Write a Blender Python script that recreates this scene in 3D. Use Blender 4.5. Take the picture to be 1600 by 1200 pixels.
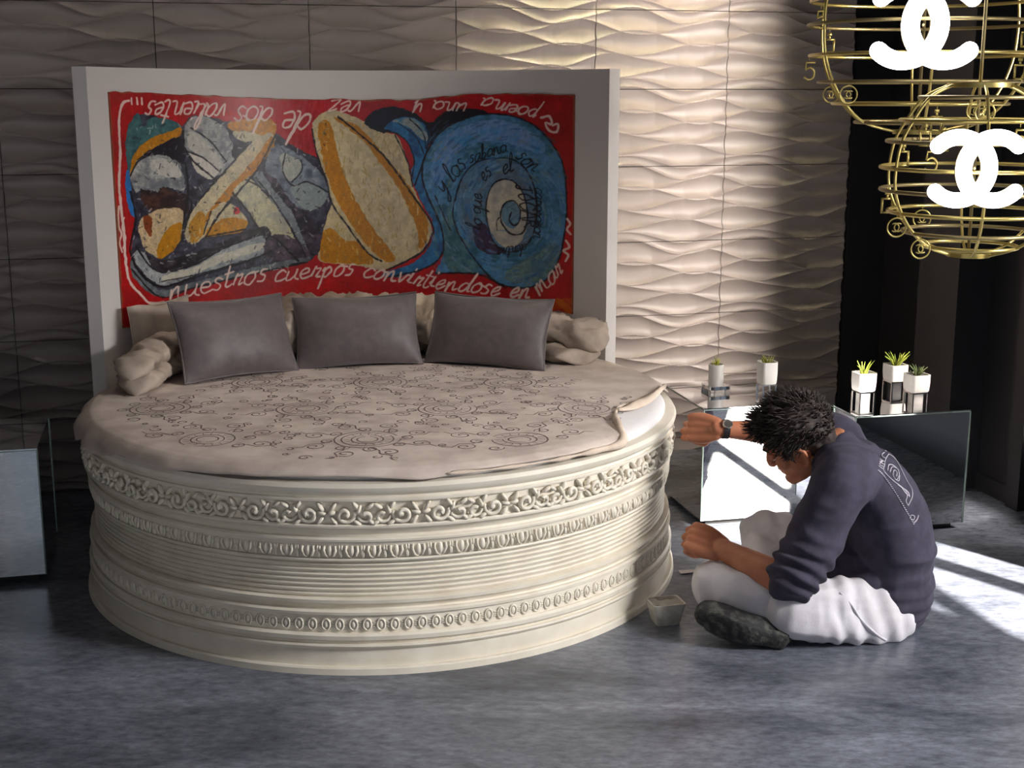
import bpy, bmesh, math, random
import numpy as np
from mathutils import Vector, Matrix
from mathutils.bvhtree import BVHTree

for o in list(bpy.data.objects):
    bpy.data.objects.remove(o, do_unlink=True)
SC = bpy.context.scene
COL = SC.collection
PI = math.pi
rnd = random.Random(7)

# ------------------------------------------------------------------ camera
F_PX, PITCH, CAM_H = 2100.0, math.radians(12.2), 1.6
cam_d = bpy.data.cameras.new('camera')
cam_d.sensor_width = 36.0
cam_d.lens = F_PX / 1600 * 36
cam_d.clip_start = 0.05
cam = bpy.data.objects.new('camera', cam_d)
cam.location = (0, 0, CAM_H)
cam.rotation_euler = (PI / 2 - PITCH, 0, 0)
COL.objects.link(cam)
SC.camera = cam

# wall frame: s runs along the tiled wall, n points into it
YAW = math.atan(0.25)
TX, TY = math.cos(YAW), math.sin(YAW)
W0 = Vector((0, 5.8, 0))
def W(s, n, z=0.0):
    return Vector((W0.x + s * TX - n * TY, W0.y + s * TY + n * TX, z))

# ------------------------------------------------------------------ world, sun, daylight, exposure
vs = SC.view_settings
vs.view_transform = 'Standard'; vs.look = 'None'; vs.gamma = 1.0; vs.use_curve_mapping = False
vs.exposure = 0.2
N_FRONT = -7.2
wd = bpy.data.worlds.new('world'); SC.world = wd; wd.use_nodes = True
bg = wd.node_tree.nodes['Background']
bg.inputs[0].default_value = (0.62, 0.76, 1.0, 1); bg.inputs[1].default_value = 0.18

def aim(o, d):
    o.rotation_euler = Vector(d).to_track_quat('-Z', 'Y').to_euler()
sun_d = bpy.data.lights.new('sun', 'SUN'); sun_d.energy = 42; sun_d.angle = math.radians(0.9)
sun_d.color = (1.0, 0.93, 0.84)
sun = bpy.data.objects.new('sun', sun_d); COL.objects.link(sun)
SUN_EL = math.radians(30)
hx, hy = -(0.42 * TX + 0.9 * TY), -(0.42 * TY - 0.9 * TX)
hl = math.hypot(hx, hy)
aim(sun, (hx / hl * math.cos(SUN_EL), hy / hl * math.cos(SUN_EL), -math.sin(SUN_EL)))
sun.location = (5, -2, 5)

def area(name, loc, target, sx, sy, energy, color):
    d = bpy.data.lights.new(name, 'AREA'); d.shape = 'RECTANGLE'; d.size = sx; d.size_y = sy
    d.energy = energy; d.color = color
    o = bpy.data.objects.new(name, d); COL.objects.link(o); o.location = loc
    aim(o, Vector(target) - Vector(loc)); return o
# daylight reaching the room through the opening nearer the tiles, the window next to it and the shopfront behind the photographer
area('daylight_opening', W(2.36, -2.36, 1.95), W(0.9, 0.0, 1.2), 0.34, 1.5, 235, (1.0, 0.90, 0.80))
area('daylight_window', W(3.25, -4.55, 2.45), W(-0.3, -2.0, 0.5), 1.2, 0.9, 320, (1.0, 0.97, 0.95))
area('daylight_shopfront', W(-1.2, N_FRONT + 0.05, 1.5), W(-0.6, -1.0, 0.7), 3.2, 1.9, 8, (0.76, 0.88, 1.0))

# ------------------------------------------------------------------ pixel helpers
UPV = Vector((0, math.sin(PITCH), math.cos(PITCH)))
FWV = Vector((0, math.cos(PITCH), -math.sin(PITCH)))
CAMP = Vector((0, 0, CAM_H))
def ray(x, y):
    return Vector(((x - 800) / F_PX, 0, 0)) + UPV * ((600 - y) / F_PX) + FWV
def onz(x, y, z):
    d = ray(x, y); return CAMP + d * ((z - CAM_H) / d.z)
def at(x, y, Y):
    d = ray(x, y); return CAMP + d * (Y / d.y)
def proj_np(P):
    v = P - np.array([0, 0, CAM_H])
    d = v @ np.array(FWV)
    return 800 + F_PX * v[:, 0] / d, 600 - F_PX * (v @ np.array(UPV)) / d

# ------------------------------------------------------------------ materials
def rgb(r, g, b):
    f = lambda c: (c / 255 / 12.92) if c / 255 <= 0.04045 else ((c / 255 + 0.055) / 1.055) ** 2.4
    return (f(r), f(g), f(b), 1.0)
def mat(name, col, rough=0.6, metal=0.0, noise=None, bump=None, **kw):
    """noise = (scale, second colour, contrast lo, hi); bump = (scale, strength)"""
    m = bpy.data.materials.new(name); m.use_nodes = True
    nt = m.node_tree; p = nt.nodes['Principled BSDF']
    p.inputs['Base Color'].default_value = col
    p.inputs['Roughness'].default_value = rough
    p.inputs['Metallic'].default_value = metal
    for k, v in kw.items():
        p.inputs[k.replace('_', ' ')].default_value = v
    tc = None
    if noise or bump:
        tc = nt.nodes.new('ShaderNodeTexCoord')
    if noise:
        n = nt.nodes.new('ShaderNodeTexNoise'); n.inputs['Scale'].default_value = noise[0]
        n.inputs['Detail'].default_value = 6
        nt.links.new(tc.outputs['Object'], n.inputs['Vector'])
        r = nt.nodes.new('ShaderNodeValToRGB')
        r.color_ramp.elements[0].position = noise[2]; r.color_ramp.elements[0].color = col
        r.color_ramp.elements[1].position = noise[3]; r.color_ramp.elements[1].color = noise[1]
        nt.links.new(n.outputs['Fac'], r.inputs['Fac'])
        nt.links.new(r.outputs['Color'], p.inputs['Base Color'])
    if bump:
        n = nt.nodes.new('ShaderNodeTexNoise'); n.inputs['Scale'].default_value = bump[0]
        n.inputs['Detail'].default_value = 4
        nt.links.new(tc.outputs['Object'], n.inputs['Vector'])
        b = nt.nodes.new('ShaderNodeBump'); b.inputs['Strength'].default_value = bump[1]
        b.inputs['Distance'].default_value = 0.01
        nt.links.new(n.outputs['Fac'], b.inputs['Height'])
        nt.links.new(b.outputs['Normal'], p.inputs['Normal'])
    return m
def emit(name, col, strength):
    m = bpy.data.materials.new(name); m.use_nodes = True
    p = m.node_tree.nodes['Principled BSDF']
    p.inputs['Base Color'].default_value = col
    p.inputs['Emission Color'].default_value = col
    p.inputs['Emission Strength'].default_value = strength
    return m

M = {}
M['tile'] = mat('tile_glaze', rgb(152, 141, 136), 0.44, 0.0, noise=(3, rgb(143, 133, 130), 0.35, 0.7))
M['grout'] = mat('grout', rgb(40, 36, 36), 0.9)
M['black'] = mat('black_paint', rgb(30, 29, 33), 0.42)
M['darkwall'] = mat('dark_wall', rgb(52, 50, 54), 0.6)
M['ceil'] = mat('ceiling_paint', rgb(120, 115, 112), 0.8)
M['plaster'] = mat('plaster', rgb(232, 225, 210), 0.55, noise=(14, rgb(222, 213, 196), 0.4, 0.7))
M['board'] = mat('headboard_paint', rgb(214, 209, 206), 0.6)
M['mattress'] = mat('mattress_fabric', rgb(226, 223, 224), 0.8, bump=(25, 0.15))
M['spread'] = mat('bedspread_fabric', rgb(214, 200, 190), 0.85, noise=(9, rgb(190, 175, 166), 0.38, 0.66), bump=(260, 0.12))
M['spread_hem'] = mat('bedspread_lining', rgb(222, 205, 188), 0.85, noise=(14, rgb(200, 182, 164), 0.4, 0.65))
M['print'] = mat('scroll_print', rgb(128, 114, 112), 0.85)
M['quilt'] = mat('quilt_fabric', rgb(190, 176, 162), 0.8, noise=(10, rgb(156, 141, 128), 0.38, 0.66), bump=(60, 0.15))
M['pillow'] = mat('grey_satin', rgb(104, 95, 96), 0.5, noise=(30, rgb(96, 88, 89), 0.4, 0.6), bump=(300, 0.08), Sheen_Weight=0.25)
M['mirror'] = mat('mirror', (0.86, 0.87, 0.88, 1), 0.015, 1.0)
M['mirror_edge'] = mat('mirror_edge', rgb(120, 135, 130), 0.25, 0.6)
M['plinth'] = mat('plinth', rgb(18, 18, 20), 0.6)
M['chrome'] = mat('chrome', (0.9, 0.9, 0.9, 1), 0.08, 1.0)
M['crystal'] = mat('crystal', (0.95, 0.97, 0.97, 1), 0.03, 0.0, Transmission_Weight=0.9, IOR=1.48)
M['frost'] = mat('frosted_glass', rgb(225, 222, 220), 0.35, Transmission_Weight=0.35)
M['ceramic'] = mat('white_ceramic', rgb(236, 232, 230), 0.3)
M['soil'] = mat('soil', rgb(60, 46, 34), 0.95)
M['leaf1'] = mat('succulent_leaf', rgb(140, 150, 52), 0.5, noise=(20, rgb(165, 160, 60), 0.4, 0.6))
M['leaf2'] = mat('succulent_leaf_bright', rgb(128, 152, 44), 0.5, noise=(20, rgb(170, 175, 70), 0.4, 0.6))
M['leaf3'] = mat('succulent_leaf_dull', rgb(88, 108, 62), 0.6, noise=(20, rgb(120, 130, 84), 0.4, 0.6))
M['brass'] = mat('brushed_brass', rgb(196, 178, 110), 0.33, 0.85)
M['brass_dull'] = mat('dull_brass', rgb(150, 135, 96), 0.42, 0.8)
M['glow'] = emit('lit_acrylic', (1.0, 0.98, 0.94, 1), 7.0)
M['skin'] = mat('skin', rgb(188, 122, 90), 0.5, noise=(18, rgb(172, 106, 76), 0.4, 0.65), bump=(120, 0.06), Subsurface_Weight=0.08)
M['hair'] = mat('dark_hair', rgb(30, 22, 20), 0.68, noise=(60, rgb(54, 39, 32), 0.4, 0.65))
M['shirt'] = mat('navy_sweatshirt', rgb(66, 62, 80), 0.9, noise=(24, rgb(56, 52, 68), 0.4, 0.6), bump=(400, 0.08))
M['rib'] = mat('rib_knit', rgb(58, 54, 70), 0.9)
M['ink'] = mat('shirt_print_ink', rgb(190, 184, 196), 0.8)
M['trouser'] = mat('white_work_cotton', rgb(222, 219, 226), 0.85, noise=(12, rgb(204, 200, 206), 0.4, 0.65), bump=(220, 0.08))
M['shoe'] = mat('dusty_black_shoe', rgb(42, 42, 44), 0.8, noise=(45, rgb(84, 84, 78), 0.45, 0.68), bump=(90, 0.4))
M['strap'] = mat('black_strap', rgb(26, 25, 30), 0.5)
M['steel'] = mat('steel', (0.72, 0.73, 0.74, 1), 0.22, 1.0)
M['wood'] = mat('tool_wood', rgb(120, 84, 50), 0.5)
M['tub'] = mat('white_tub', rgb(205, 200, 190), 0.55, noise=(30, rgb(180, 172, 158), 0.4, 0.65))
M['wetplaster'] = mat('wet_plaster', rgb(214, 208, 196), 0.7, bump=(40, 0.5))
M['frame'] = mat('dark_frame', rgb(34, 33, 35), 0.45)
M['terrace'] = mat('terrace_paving', rgb(150, 145, 138), 0.8)
M['eye'] = mat('eye_white', rgb(225, 218, 210), 0.3)

def floor_mat():
    m = bpy.data.materials.new('polished_microcement'); m.use_nodes = True
    nt = m.node_tree; p = nt.nodes['Principled BSDF']; N = nt.nodes.new; L = nt.links.new
    tc = N('ShaderNodeTexCoord')
    mp = N('ShaderNodeMapping'); mp.inputs['Rotation'].default_value = (0, 0, 0.35); mp.inputs['Scale'].default_value = (0.8, 1.7, 1)
    L(tc.outputs['Object'], mp.inputs['Vector'])
    n1 = N('ShaderNodeTexNoise'); n1.inputs['Scale'].default_value = 1.6; n1.inputs['Detail'].default_value = 9; n1.inputs['Roughness'].default_value = 0.66
    n1.inputs['Distortion'].default_value = 0.8
    L(mp.outputs['Vector'], n1.inputs['Vector'])
    n2 = N('ShaderNodeTexNoise'); n2.inputs['Scale'].default_value = 26; n2.inputs['Detail'].default_value = 8; n2.inputs['Roughness'].default_value = 0.7
    L(mp.outputs['Vector'], n2.inputs['Vector'])
    r1 = N('ShaderNodeValToRGB'); e = r1.color_ramp.elements
    e[0].position = 0.32; e[0].color = rgb(72, 77, 88); e[1].position = 0.72; e[1].color = rgb(142, 147, 160)
    L(n1.outputs['Fac'], r1.inputs['Fac'])
    r2 = N('ShaderNodeValToRGB'); e = r2.color_ramp.elements
    e[0].position = 0.36; e[0].color = (0.55, 0.55, 0.56, 1); e[1].position = 0.66; e[1].color = (1.15, 1.15, 1.15, 1)
    L(n2.outputs['Fac'], r2.inputs['Fac'])
    mx = N('ShaderNodeMixRGB'); mx.blend_type = 'MULTIPLY'; mx.inputs[0].default_value = 1.0
    L(r1.outputs['Color'], mx.inputs[1]); L(r2.outputs['Color'], mx.inputs[2])
    L(mx.outputs['Color'], p.inputs['Base Color'])
    mr = N('ShaderNodeMapRange'); mr.inputs['To Min'].default_value = 0.13; mr.inputs['To Max'].default_value = 0.34
    L(n1.outputs['Fac'], mr.inputs['Value']); L(mr.outputs['Result'], p.inputs['Roughness'])
    b = N('ShaderNodeBump'); b.inputs['Strength'].default_value = 0.12; b.inputs['Distance'].default_value = 0.004
    L(n2.outputs['Fac'], b.inputs['Height']); L(b.outputs['Normal'], p.inputs['Normal'])
    return m
M['floor'] = floor_mat()

# ------------------------------------------------------------------ mesh helpers
class MB:
    def __init__(s): s.v = []; s.f = []
    def add(s, vs_, fs):
        o = len(s.v); s.v.extend([tuple(p) for p in vs_]); s.f.extend([tuple(i + o for i in f) for f in fs]); return s
    def box(s, c, d, rz=0.0, taper=1.0):
        x, y, z = d[0] / 2, d[1] / 2, d[2] / 2
        R = Matrix.Rotation(rz, 3, 'Z')
        P = []
        for k, zz in enumerate((-z, z)):
            t = taper if k == 0 else 1.0
            for a, b in ((-x, -y), (x, -y), (x, y), (-x, y)):
                P.append(Vector(c) + R @ Vector((a * t, b * t, zz)))
        return s.add(P, [(3, 2, 1, 0), (4, 5, 6, 7), (0, 1, 5, 4), (1, 2, 6, 5), (2, 3, 7, 6), (3, 0, 4, 7)])
    def wbox(s, s0, s1, n0, n1, z0, z1):
        P = [W(a, b, z) for z in (z0, z1) for a, b in ((s0, n0), (s1, n0), (s1, n1), (s0, n1))]
        return s.add(P, [(3, 2, 1, 0), (4, 5, 6, 7), (0, 1, 5, 4), (1, 2, 6, 5), (2, 3, 7, 6), (3, 0, 4, 7)])
    def tube(s, pts, r, n=8, closed=False, caps=True, flat=1.0, ref=None):
        pts = [Vector(p) for p in pts]; m = len(pts)
        rs = r if isinstance(r, (list, tuple)) else [r] * m
        up = Vector(ref) if ref is not None else None
        rings = []; prev = None
        for i in range(m):
            a = pts[(i - 1) % m] if (closed or i > 0) else pts[i]
            b = pts[(i + 1) % m] if (closed or i < m - 1) else pts[i]
            t = (b - a)
            t = t.normalized() if t.length > 1e-9 else Vector((0, 0, 1))
            if up is not None:
                x = up.cross(t)
                if x.length < 1e-5: x = t.orthogonal()
            elif prev is None:
                x = t.orthogonal()
            else:
                x = prev - t * prev.dot(t)
                if x.length < 1e-6: x = t.orthogonal()
            x.normalize(); prev = x; y = t.cross(x)
            rr = rs[i] if isinstance(rs[i], (tuple, list)) else (rs[i], rs[i] * flat)
            rings.append([pts[i] + x * (math.cos(2 * PI * k / n) * rr[0]) + y * (math.sin(2 * PI * k / n) * rr[1]) for k in range(n)])
        V = [p for R in rings for p in R]; Fs = []
        for i in range(m if closed else m - 1):
            for k in range(n):
                a = i * n + k; b = i * n + (k + 1) % n; j = (i + 1) % m
                Fs.append((a, b, j * n + (k + 1) % n, j * n + k))
        if caps and not closed:
            Fs.append(tuple(reversed(range(n)))); Fs.append(tuple((m - 1) * n + k for k in range(n)))
        return s.add(V, Fs)
    def ball(s, c, r, nu=12, nv=8, R=None):
        c = Vector(c); r = r if isinstance(r, (tuple, list)) else (r, r, r)
        V = []; Fs = []
        for j in range(1, nv):
            th = PI * j / nv
            for i in range(nu):
                ph = 2 * PI * i / nu
                V.append(Vector((r[0] * math.sin(th) * math.cos(ph), r[1] * math.sin(th) * math.sin(ph), r[2] * math.cos(th))))
        V.append(Vector((0, 0, r[2]))); V.append(Vector((0, 0, -r[2])))
        T = len(V) - 2; B = T + 1
        for j in range(nv - 2):
            for i in range(nu):
                a = j * nu + i; b = j * nu + (i + 1) % nu
                Fs.append((a, a + nu, b + nu, b))
        for i in range(nu):
            Fs.append((T, i, (i + 1) % nu)); q = (nv - 2) * nu
            Fs.append((B, q + (i + 1) % nu, q + i))
        if R is not None: V = [R @ p for p in V]
        return s.add([p + c for p in V], Fs)
    def lathe(s, prof, n=64, c=(0, 0, 0), a0=0.0, a1=2 * PI):
        full = abs(a1 - a0 - 2 * PI) < 1e-6; c = Vector(c)
        cols = n if full else n + 1; m = len(prof)
        V = []
        for i in range(cols):
            a = a0 + (a1 - a0) * i / n
            for r, z in prof: V.append(c + Vector((r * math.cos(a), r * math.sin(a), z)))
        Fs = []
        for i in range(n):
            j = (i + 1) % cols
            for k in range(m - 1):
                Fs.append((i * m + k, j * m + k, j * m + k + 1, i * m + k + 1))
        return s.add(V, Fs)
    def ring(s, c, R, r, n=48, k=8, rx=None, flat=1.0):
        pts = [Vector(c) + Vector((R * math.cos(2 * PI * i / n), (rx or R) * math.sin(2 * PI * i / n), 0)) for i in range(n)]
        return s.tube(pts, r, k, closed=True, ref=(0, 0, 1), flat=flat)
    def prism(s, outline, y0, y1):
        n = len(outline)
        V = [(x, y0, z) for x, z in outline] + [(x, y1, z) for x, z in outline]
        Fs = [tuple(range(n)), tuple(reversed(range(n, 2 * n)))]
        for i in range(n):
            j = (i + 1) % n; Fs.append((i, i + n, j + n, j))
        return s.add(V, Fs)
    def mesh(s, name='mesh', smooth=None):
        me = bpy.data.meshes.new(name); me.from_pydata(s.v, [], s.f); me.validate()
        bm = bmesh.new(); bm.from_mesh(me); bmesh.ops.recalc_face_normals(bm, faces=bm.faces); bm.to_mesh(me); bm.free()
        if smooth:
            me.shade_smooth()
            if smooth < 179:
                me.set_sharp_from_angle(angle=math.radians(smooth))
        return me
    def build(s, name, m, parent=None, smooth=None):
        return obj(name, s.mesh(name, smooth), m, parent)

def obj(name, me, m, parent=None, loc=None):
    o = bpy.data.objects.new(name, me); COL.objects.link(o)
    if m is not None and len(me.materials) == 0: me.materials.append(m)
    if parent: o.parent = parent
    if loc is not None: o.location = loc
    return o
def tag(o, label=None, cat=None, group=None, kind=None):
    if label: o['label'] = label
    if cat: o['category'] = cat
    if group: o['group'] = group
    if kind: o['kind'] = kind
    return o
def thing(name, label, cat, loc=(0, 0, 0), rz=0.0, group=None):
    o = bpy.data.objects.new(name, None); o.empty_display_size = 0.05; COL.objects.link(o)
    o.location = loc; o.rotation_euler = (0, 0, rz)
    return tag(o, label, cat, group)
def inst(src, parent, loc=(0, 0, 0), rot=(0, 0, 0), scale=None):
    c = src.copy(); COL.objects.link(c); c.parent = parent; c.location = loc; c.rotation_euler = rot
    if scale: c.scale = scale
    return c
def catmull(P, n=6, closed=False):
    P = [Vector(p) for p in P]; out = []; m = len(P)
    for i in range(m if closed else m - 1):
        a, b, c, d = (P[(i - 1) % m] if closed or i > 0 else P[0], P[i], P[(i + 1) % m], P[(i + 2) % m] if closed or i < m - 2 else P[-1])
        for k in range(n):
            t = k / n
            out.append(0.5 * ((2 * b) + (c - a) * t + (2 * a - 5 * b + 4 * c - d) * t * t + (3 * b - a - 3 * c + d) * t ** 3))
    if not closed: out.append(P[-1])
    return out
def fast_mesh(name, V, Q, smooth=True):
    me = bpy.data.meshes.new(name)
    V = np.asarray(V, np.float32); Q = np.asarray(Q, np.int32)
    me.vertices.add(len(V)); me.vertices.foreach_set('co', V.ravel())
    me.loops.add(Q.size); me.loops.foreach_set('vertex_index', Q.ravel())
    me.polygons.add(len(Q)); me.polygons.foreach_set('loop_start', np.arange(0, Q.size, 4, dtype=np.int32))
    me.update(calc_edges=True); me.validate()
    if smooth: me.shade_smooth()
    return me
def grid_quads(nu, nv):
    i = np.arange(nu - 1)[:, None] * nv + np.arange(nv - 1)[None, :]
    i = i.ravel(); return np.stack([i, i + nv, i + nv + 1, i + 1], 1)
def vnoise(shape, cell, seed):
    """smooth value noise on a pixel grid"""
    r = np.random.RandomState(seed); h, w = shape
    cy, cx = (cell if isinstance(cell, tuple) else (cell, cell))
    g = r.rand(int(h / cy) + 3, int(w / cx) + 3)
    y = np.arange(h) / cy; x = np.arange(w) / cx
    yi = y.astype(int); xi = x.astype(int); fy = (y - yi)[:, None]; fx = (x - xi)[None, :]
    fy = fy * fy * (3 - 2 * fy); fx = fx * fx * (3 - 2 * fx)
    A = g[np.ix_(yi, xi)]; B = g[np.ix_(yi, xi + 1)]; C_ = g[np.ix_(yi + 1, xi)]; D = g[np.ix_(yi + 1, xi + 1)]
    return (A * (1 - fx) + B * fx) * (1 - fy) + (C_ * (1 - fx) + D * fx) * fy
def pnoise(P, freq, seed):
    """smooth 3-D value noise at points P (n,3) -> -1..1"""
    r = np.random.RandomState(seed); T = r.rand(32, 32, 32) * 2 - 1
    q = P * np.asarray(freq) + 1000.0; i = np.floor(q).astype(int); f = q - i; f = f * f * (3 - 2 * f); i %= 32; j = (i + 1) % 32
    def g(a, b, c): return T[a, b, c]
    x0, y0, z0 = i.T; x1, y1, z1 = j.T; fx, fy, fz = f.T
    l = lambda a, b, t: a + (b - a) * t
    return l(l(l(g(x0, y0, z0), g(x1, y0, z0), fx), l(g(x0, y1, z0), g(x1, y1, z0), fx), fy),
             l(l(g(x0, y0, z1), g(x1, y0, z1), fx), l(g(x0, y1, z1), g(x1, y1, z1), fx), fy), fz)
def remesh(mb, voxel, smooth=6, factor=0.5):
    """union the closed pieces of mb into one continuous surface"""
    me = mb.mesh('tmp'); o = bpy.data.objects.new('tmp', me); COL.objects.link(o)
    md = o.modifiers.new('r', 'REMESH'); md.mode = 'VOXEL'; md.voxel_size = voxel
    if smooth:
        ms = o.modifiers.new('s', 'SMOOTH'); ms.factor = factor; ms.iterations = smooth
    dg = bpy.context.evaluated_depsgraph_get(); dg.update()
    out = bpy.data.meshes.new_from_object(o.evaluated_get(dg))
    bpy.data.objects.remove(o); out.shade_smooth(); return out
def verts_np(me):
    a = np.empty(len(me.vertices) * 3, np.float32); me.vertices.foreach_get('co', a); return a.reshape(-1, 3).astype(float)
def normals_np(me):
    a = np.empty(len(me.vertices) * 3, np.float32); me.vertex_normals.foreach_get('vector', a); return a.reshape(-1, 3).astype(float)
def set_verts(me, V):
    me.vertices.foreach_set('co', V.astype(np.float32).ravel()); me.update()

# ================================================================== THE ROOM
S_L, S_R, N_F, Z_C = -3.3, 1.766, -7.2, 2.9
def struct(name, mb, m, smooth=None):
    return tag(mb.build(name, m, None, smooth), kind='structure')
fl = struct('floor', MB().wbox(S_L - 0.2, S_R + 0.2, N_F - 0.2, 0.2, -0.12, 0.0), M['floor'])
struct('ceiling', MB().wbox(S_L - 0.2, S_R + 0.2, N_F - 0.2, 0.2, Z_C, Z_C + 0.1), M['ceil'])
wb = struct('wall_back', MB().wbox(S_L - 0.2, S_R + 0.2, 0.0, 0.2, 0, Z_C), M['grout'])
struct('wall_left', MB().wbox(S_L - 0.2, S_L, N_F, 0, 0, Z_C), M['darkwall'])
wfz = MB(); wfz.wbox(S_L - 0.2, -2.9, N_F - 0.2, N_F, 0, Z_C); wfz.wbox(0.5, S_R + 0.2, N_F - 0.2, N_F, 0, Z_C); wfz.wbox(-2.9, 0.5, N_F - 0.2, N_F, 2.5, Z_C); wfz.wbox(-2.9, 0.5, N_F - 0.2, N_F, 0, 0.5)
struct('wall_front', wfz, M['darkwall'])
A0, A1, AZ = -1.96, -1.27, 2.35           # opening nearer the tiles in the right wall
B0, B1, BZ0, BZ1 = -4.40, -2.62, 0.30, 2.08   # window
wr = MB()
for n0, n1, z0, z1 in ((A1, 0, 0, Z_C), (A0, A1, AZ, Z_C), (A0, A1, 0, 0.36), (B1, A0, 0, Z_C), (B0, B1, 0, BZ0), (B0, B1, BZ1, Z_C), (N_F, B0, 0, Z_C)):
    wr.wbox(S_R, S_R + 0.2, n0, n1, z0, z1)
struct('wall_right', wr, M['black'])
struct('trim_1', MB().wbox(1.61, S_R, -0.895, -0.60, 0, Z_C), M['black'])                 # pilaster
struct('trim_2', MB().wbox(S_R - 0.035, S_R, -1.22, -1.14, 0, Z_C), M['black'])
struct('trim_3', MB().wbox(1.575, S_R, -0.03, 0.0, 0, Z_C), M['black'])
struct('baseboard_right', MB().wbox(S_R - 0.014, S_R, -1.14, -0.895, 0, 0.07), M['black'])
def window(name, pieces):
    wf = thing(name, None, None, W(S_R + 0.1, pieces[0][1], 0)); wf['kind'] = 'structure'
    for nm, n0, n1, z0, z1 in pieces:
        o = MB().wbox(S_R + 0.07, S_R + 0.13, n0, n1, z0, z1).build(nm, M['frame']); o.parent = wf
        o.matrix_parent_inverse = Matrix.Translation(-wf.location)
window('window_1', [('window_post', A0, A0 + .05, .36, AZ), ('window_post', A1 - .05, A1, .36, AZ), ('window_rail', A0, A1, .36, .41), ('window_rail', A0, A1, AZ - .05, AZ)])
window('window_2', [('window_post', B0, B0 + .04, BZ0, BZ1), ('window_post', B1 - .04, B1, BZ0, BZ1), ('window_post', -3.34, -3.24, BZ0, BZ1), ('window_rail', B0, B1, 1.24, 1.28), ('window_rail', B0, B1, BZ0, BZ0 + .04), ('window_rail', B0, B1, BZ1 - .04, BZ1)])
# terrace outside, plus an added roof and fin wall that block the sun
tag(MB().wbox(S_R + 0.2, 6.5, -8, 0.2, -0.12, -0.02).build('terrace', M['terrace']), kind='structure')
pr = MB(); pr.wbox(S_R + 0.2, 3.8, -2.66, 0.2, 2.42, 2.5); pr.wbox(S_R + 0.2, 3.8, -2.66, -2.56, -0.02, 2.42)  # unseen roof and fin, added to keep sun out of the nearer opening
tag(pr.build('added_sun_block', M['ceil']), kind='structure')

# ------------------------------------------------------------------ wave relief tiles
TW, TH = 0.603, 0.3293
def tile_mesh():
    nu, nv = 170, 150
    g = 0.0016
    u = np.linspace(0, 1, nu); v = np.linspace(0, 1, nv)
    r = np.random.RandomState(11)
    K = 7; lines = []
    for k in range(K):
        base = (k + 0.5) / K + r.uniform(-0.012, 0.012)
        a1 = 0.078 + 0.026 * r.rand(); a2 = 0.018 * r.rand()
        ph = PI * k + r.uniform(-0.8, 0.8)
        lines.append(base + a1 * np.sin(2 * PI * u + ph) + a2 * np.sin(4 * PI * u + r.uniform(0, 6)))
    L = np.array(lines)                             # K x nu
    L = np.concatenate([L - 1, L, L + 1], 0); L.sort(axis=0)
    H = np.zeros((nu, nv))
    for i in range(nu):
        col = L[:, i]; j = np.searchsorted(col, v) - 1; j = np.clip(j, 0, len(col) - 2)
        lo = col[j]; hi = col[j + 1]; gap = np.maximum(hi - lo, 1e-5); t = (v - lo) / gap
        dep = np.minimum(gap, 0.24) * TH * 0.20
        H[i] = 0.019 - dep * (1 - np.abs(2 * t - 1.0) ** 2.3) - 0.002 * t
    X = g + u * (TW - 2 * g); Z = g + v * (TH - 2 * g)
    V = np.stack([np.repeat(X, nv), -H.ravel() - 0.004, np.tile(Z, nu)], 1)
    Q = grid_quads(nu, nv)
    # skirt down to the wall so each tile is a solid slab
    idx = np.arange(nu * nv).reshape(nu, nv)
    loop = np.concatenate([idx[:, 0], idx[-1, 1:], idx[-2::-1, -1], idx[0, -2:0:-1]])
    B = V[loop].copy(); B[:, 1] = 0.0
    n0 = len(V); m = len(loop); k = np.arange(m); k2 = (k + 1) % m
    S = np.stack([loop[k2], loop[k], n0 + k, n0 + k2], 1)
    return fast_mesh('wall_tile', np.concatenate([V, B]), np.concatenate([Q, S]))
tm = tile_mesh(); tm.materials.append(M['tile']); tm.set_sharp_from_angle(angle=math.radians(50))
first = None
Z_ROWS = [-0.029 + TH * k for k in range(9)]
for j in range(-7, 2):
    s0 = 0.362 + TW * j
    if s0 < S_L: continue
    for k in range(8):
        z = Z_ROWS[k]; sc = 1.0
        if k == 0: sc = (TH - 0.029) / TH; z = 0.0
        o = bpy.data.objects.new('wall_tile', tm); COL.objects.link(o); o.parent = wb
        o.location = W(s0, 0.0, z); o.rotation_euler = (0, 0, YAW); o.scale = (1, 1, sc)

# ------------------------------------------------------------------ ceiling spotlights
def spotlight(label, s, n, ts, tn, tz, power, color, size, soft=.03):
    t = thing('ceiling_spotlight', label, 'spotlight', W(s, n, Z_C))
    MB().lathe([(0.0, 0.0), (0.05, 0.0), (0.055, -0.008), (0.042, -0.012), (0.036, -0.03), (0.0, -0.03)], 24).build('housing', M['chrome'], t, 40)
    MB().lathe([(0.0, -0.0305), (0.034, -0.0305), (0.03, -0.034), (0.0, -0.034)], 24).build('lens', M['lens'], t, 40)
    d = bpy.data.lights.new('spot', 'SPOT'); d.energy = power; d.color = color; d.spot_size = math.radians(size); d.spot_blend = 0.8; d.shadow_soft_size = soft
    o = bpy.data.objects.new('spot_lamp', d); COL.objects.link(o); o.location = W(s, n, Z_C - 0.045)
    aim(o, W(ts, tn, tz) - W(s, n, Z_C - 0.045)); o.parent = t; o.matrix_parent_inverse = Matrix.Translation(-t.location)
M['lens'] = emit('lamp_lens', (1, 0.85, 0.6, 1), 6)
spotlight('recessed spotlight washing the tiles above the headboard right end', 0.50, -0.42, 0.50, 0.0, 1.75, 75, (1.0, 0.86, 0.5), 80)
spotlight('recessed spotlight washing the tiles above the headboard left end', -1.35, -0.8, -1.2, 0.0, 1.9, 7, (1.0, 0.86, 0.72), 95)
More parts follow.
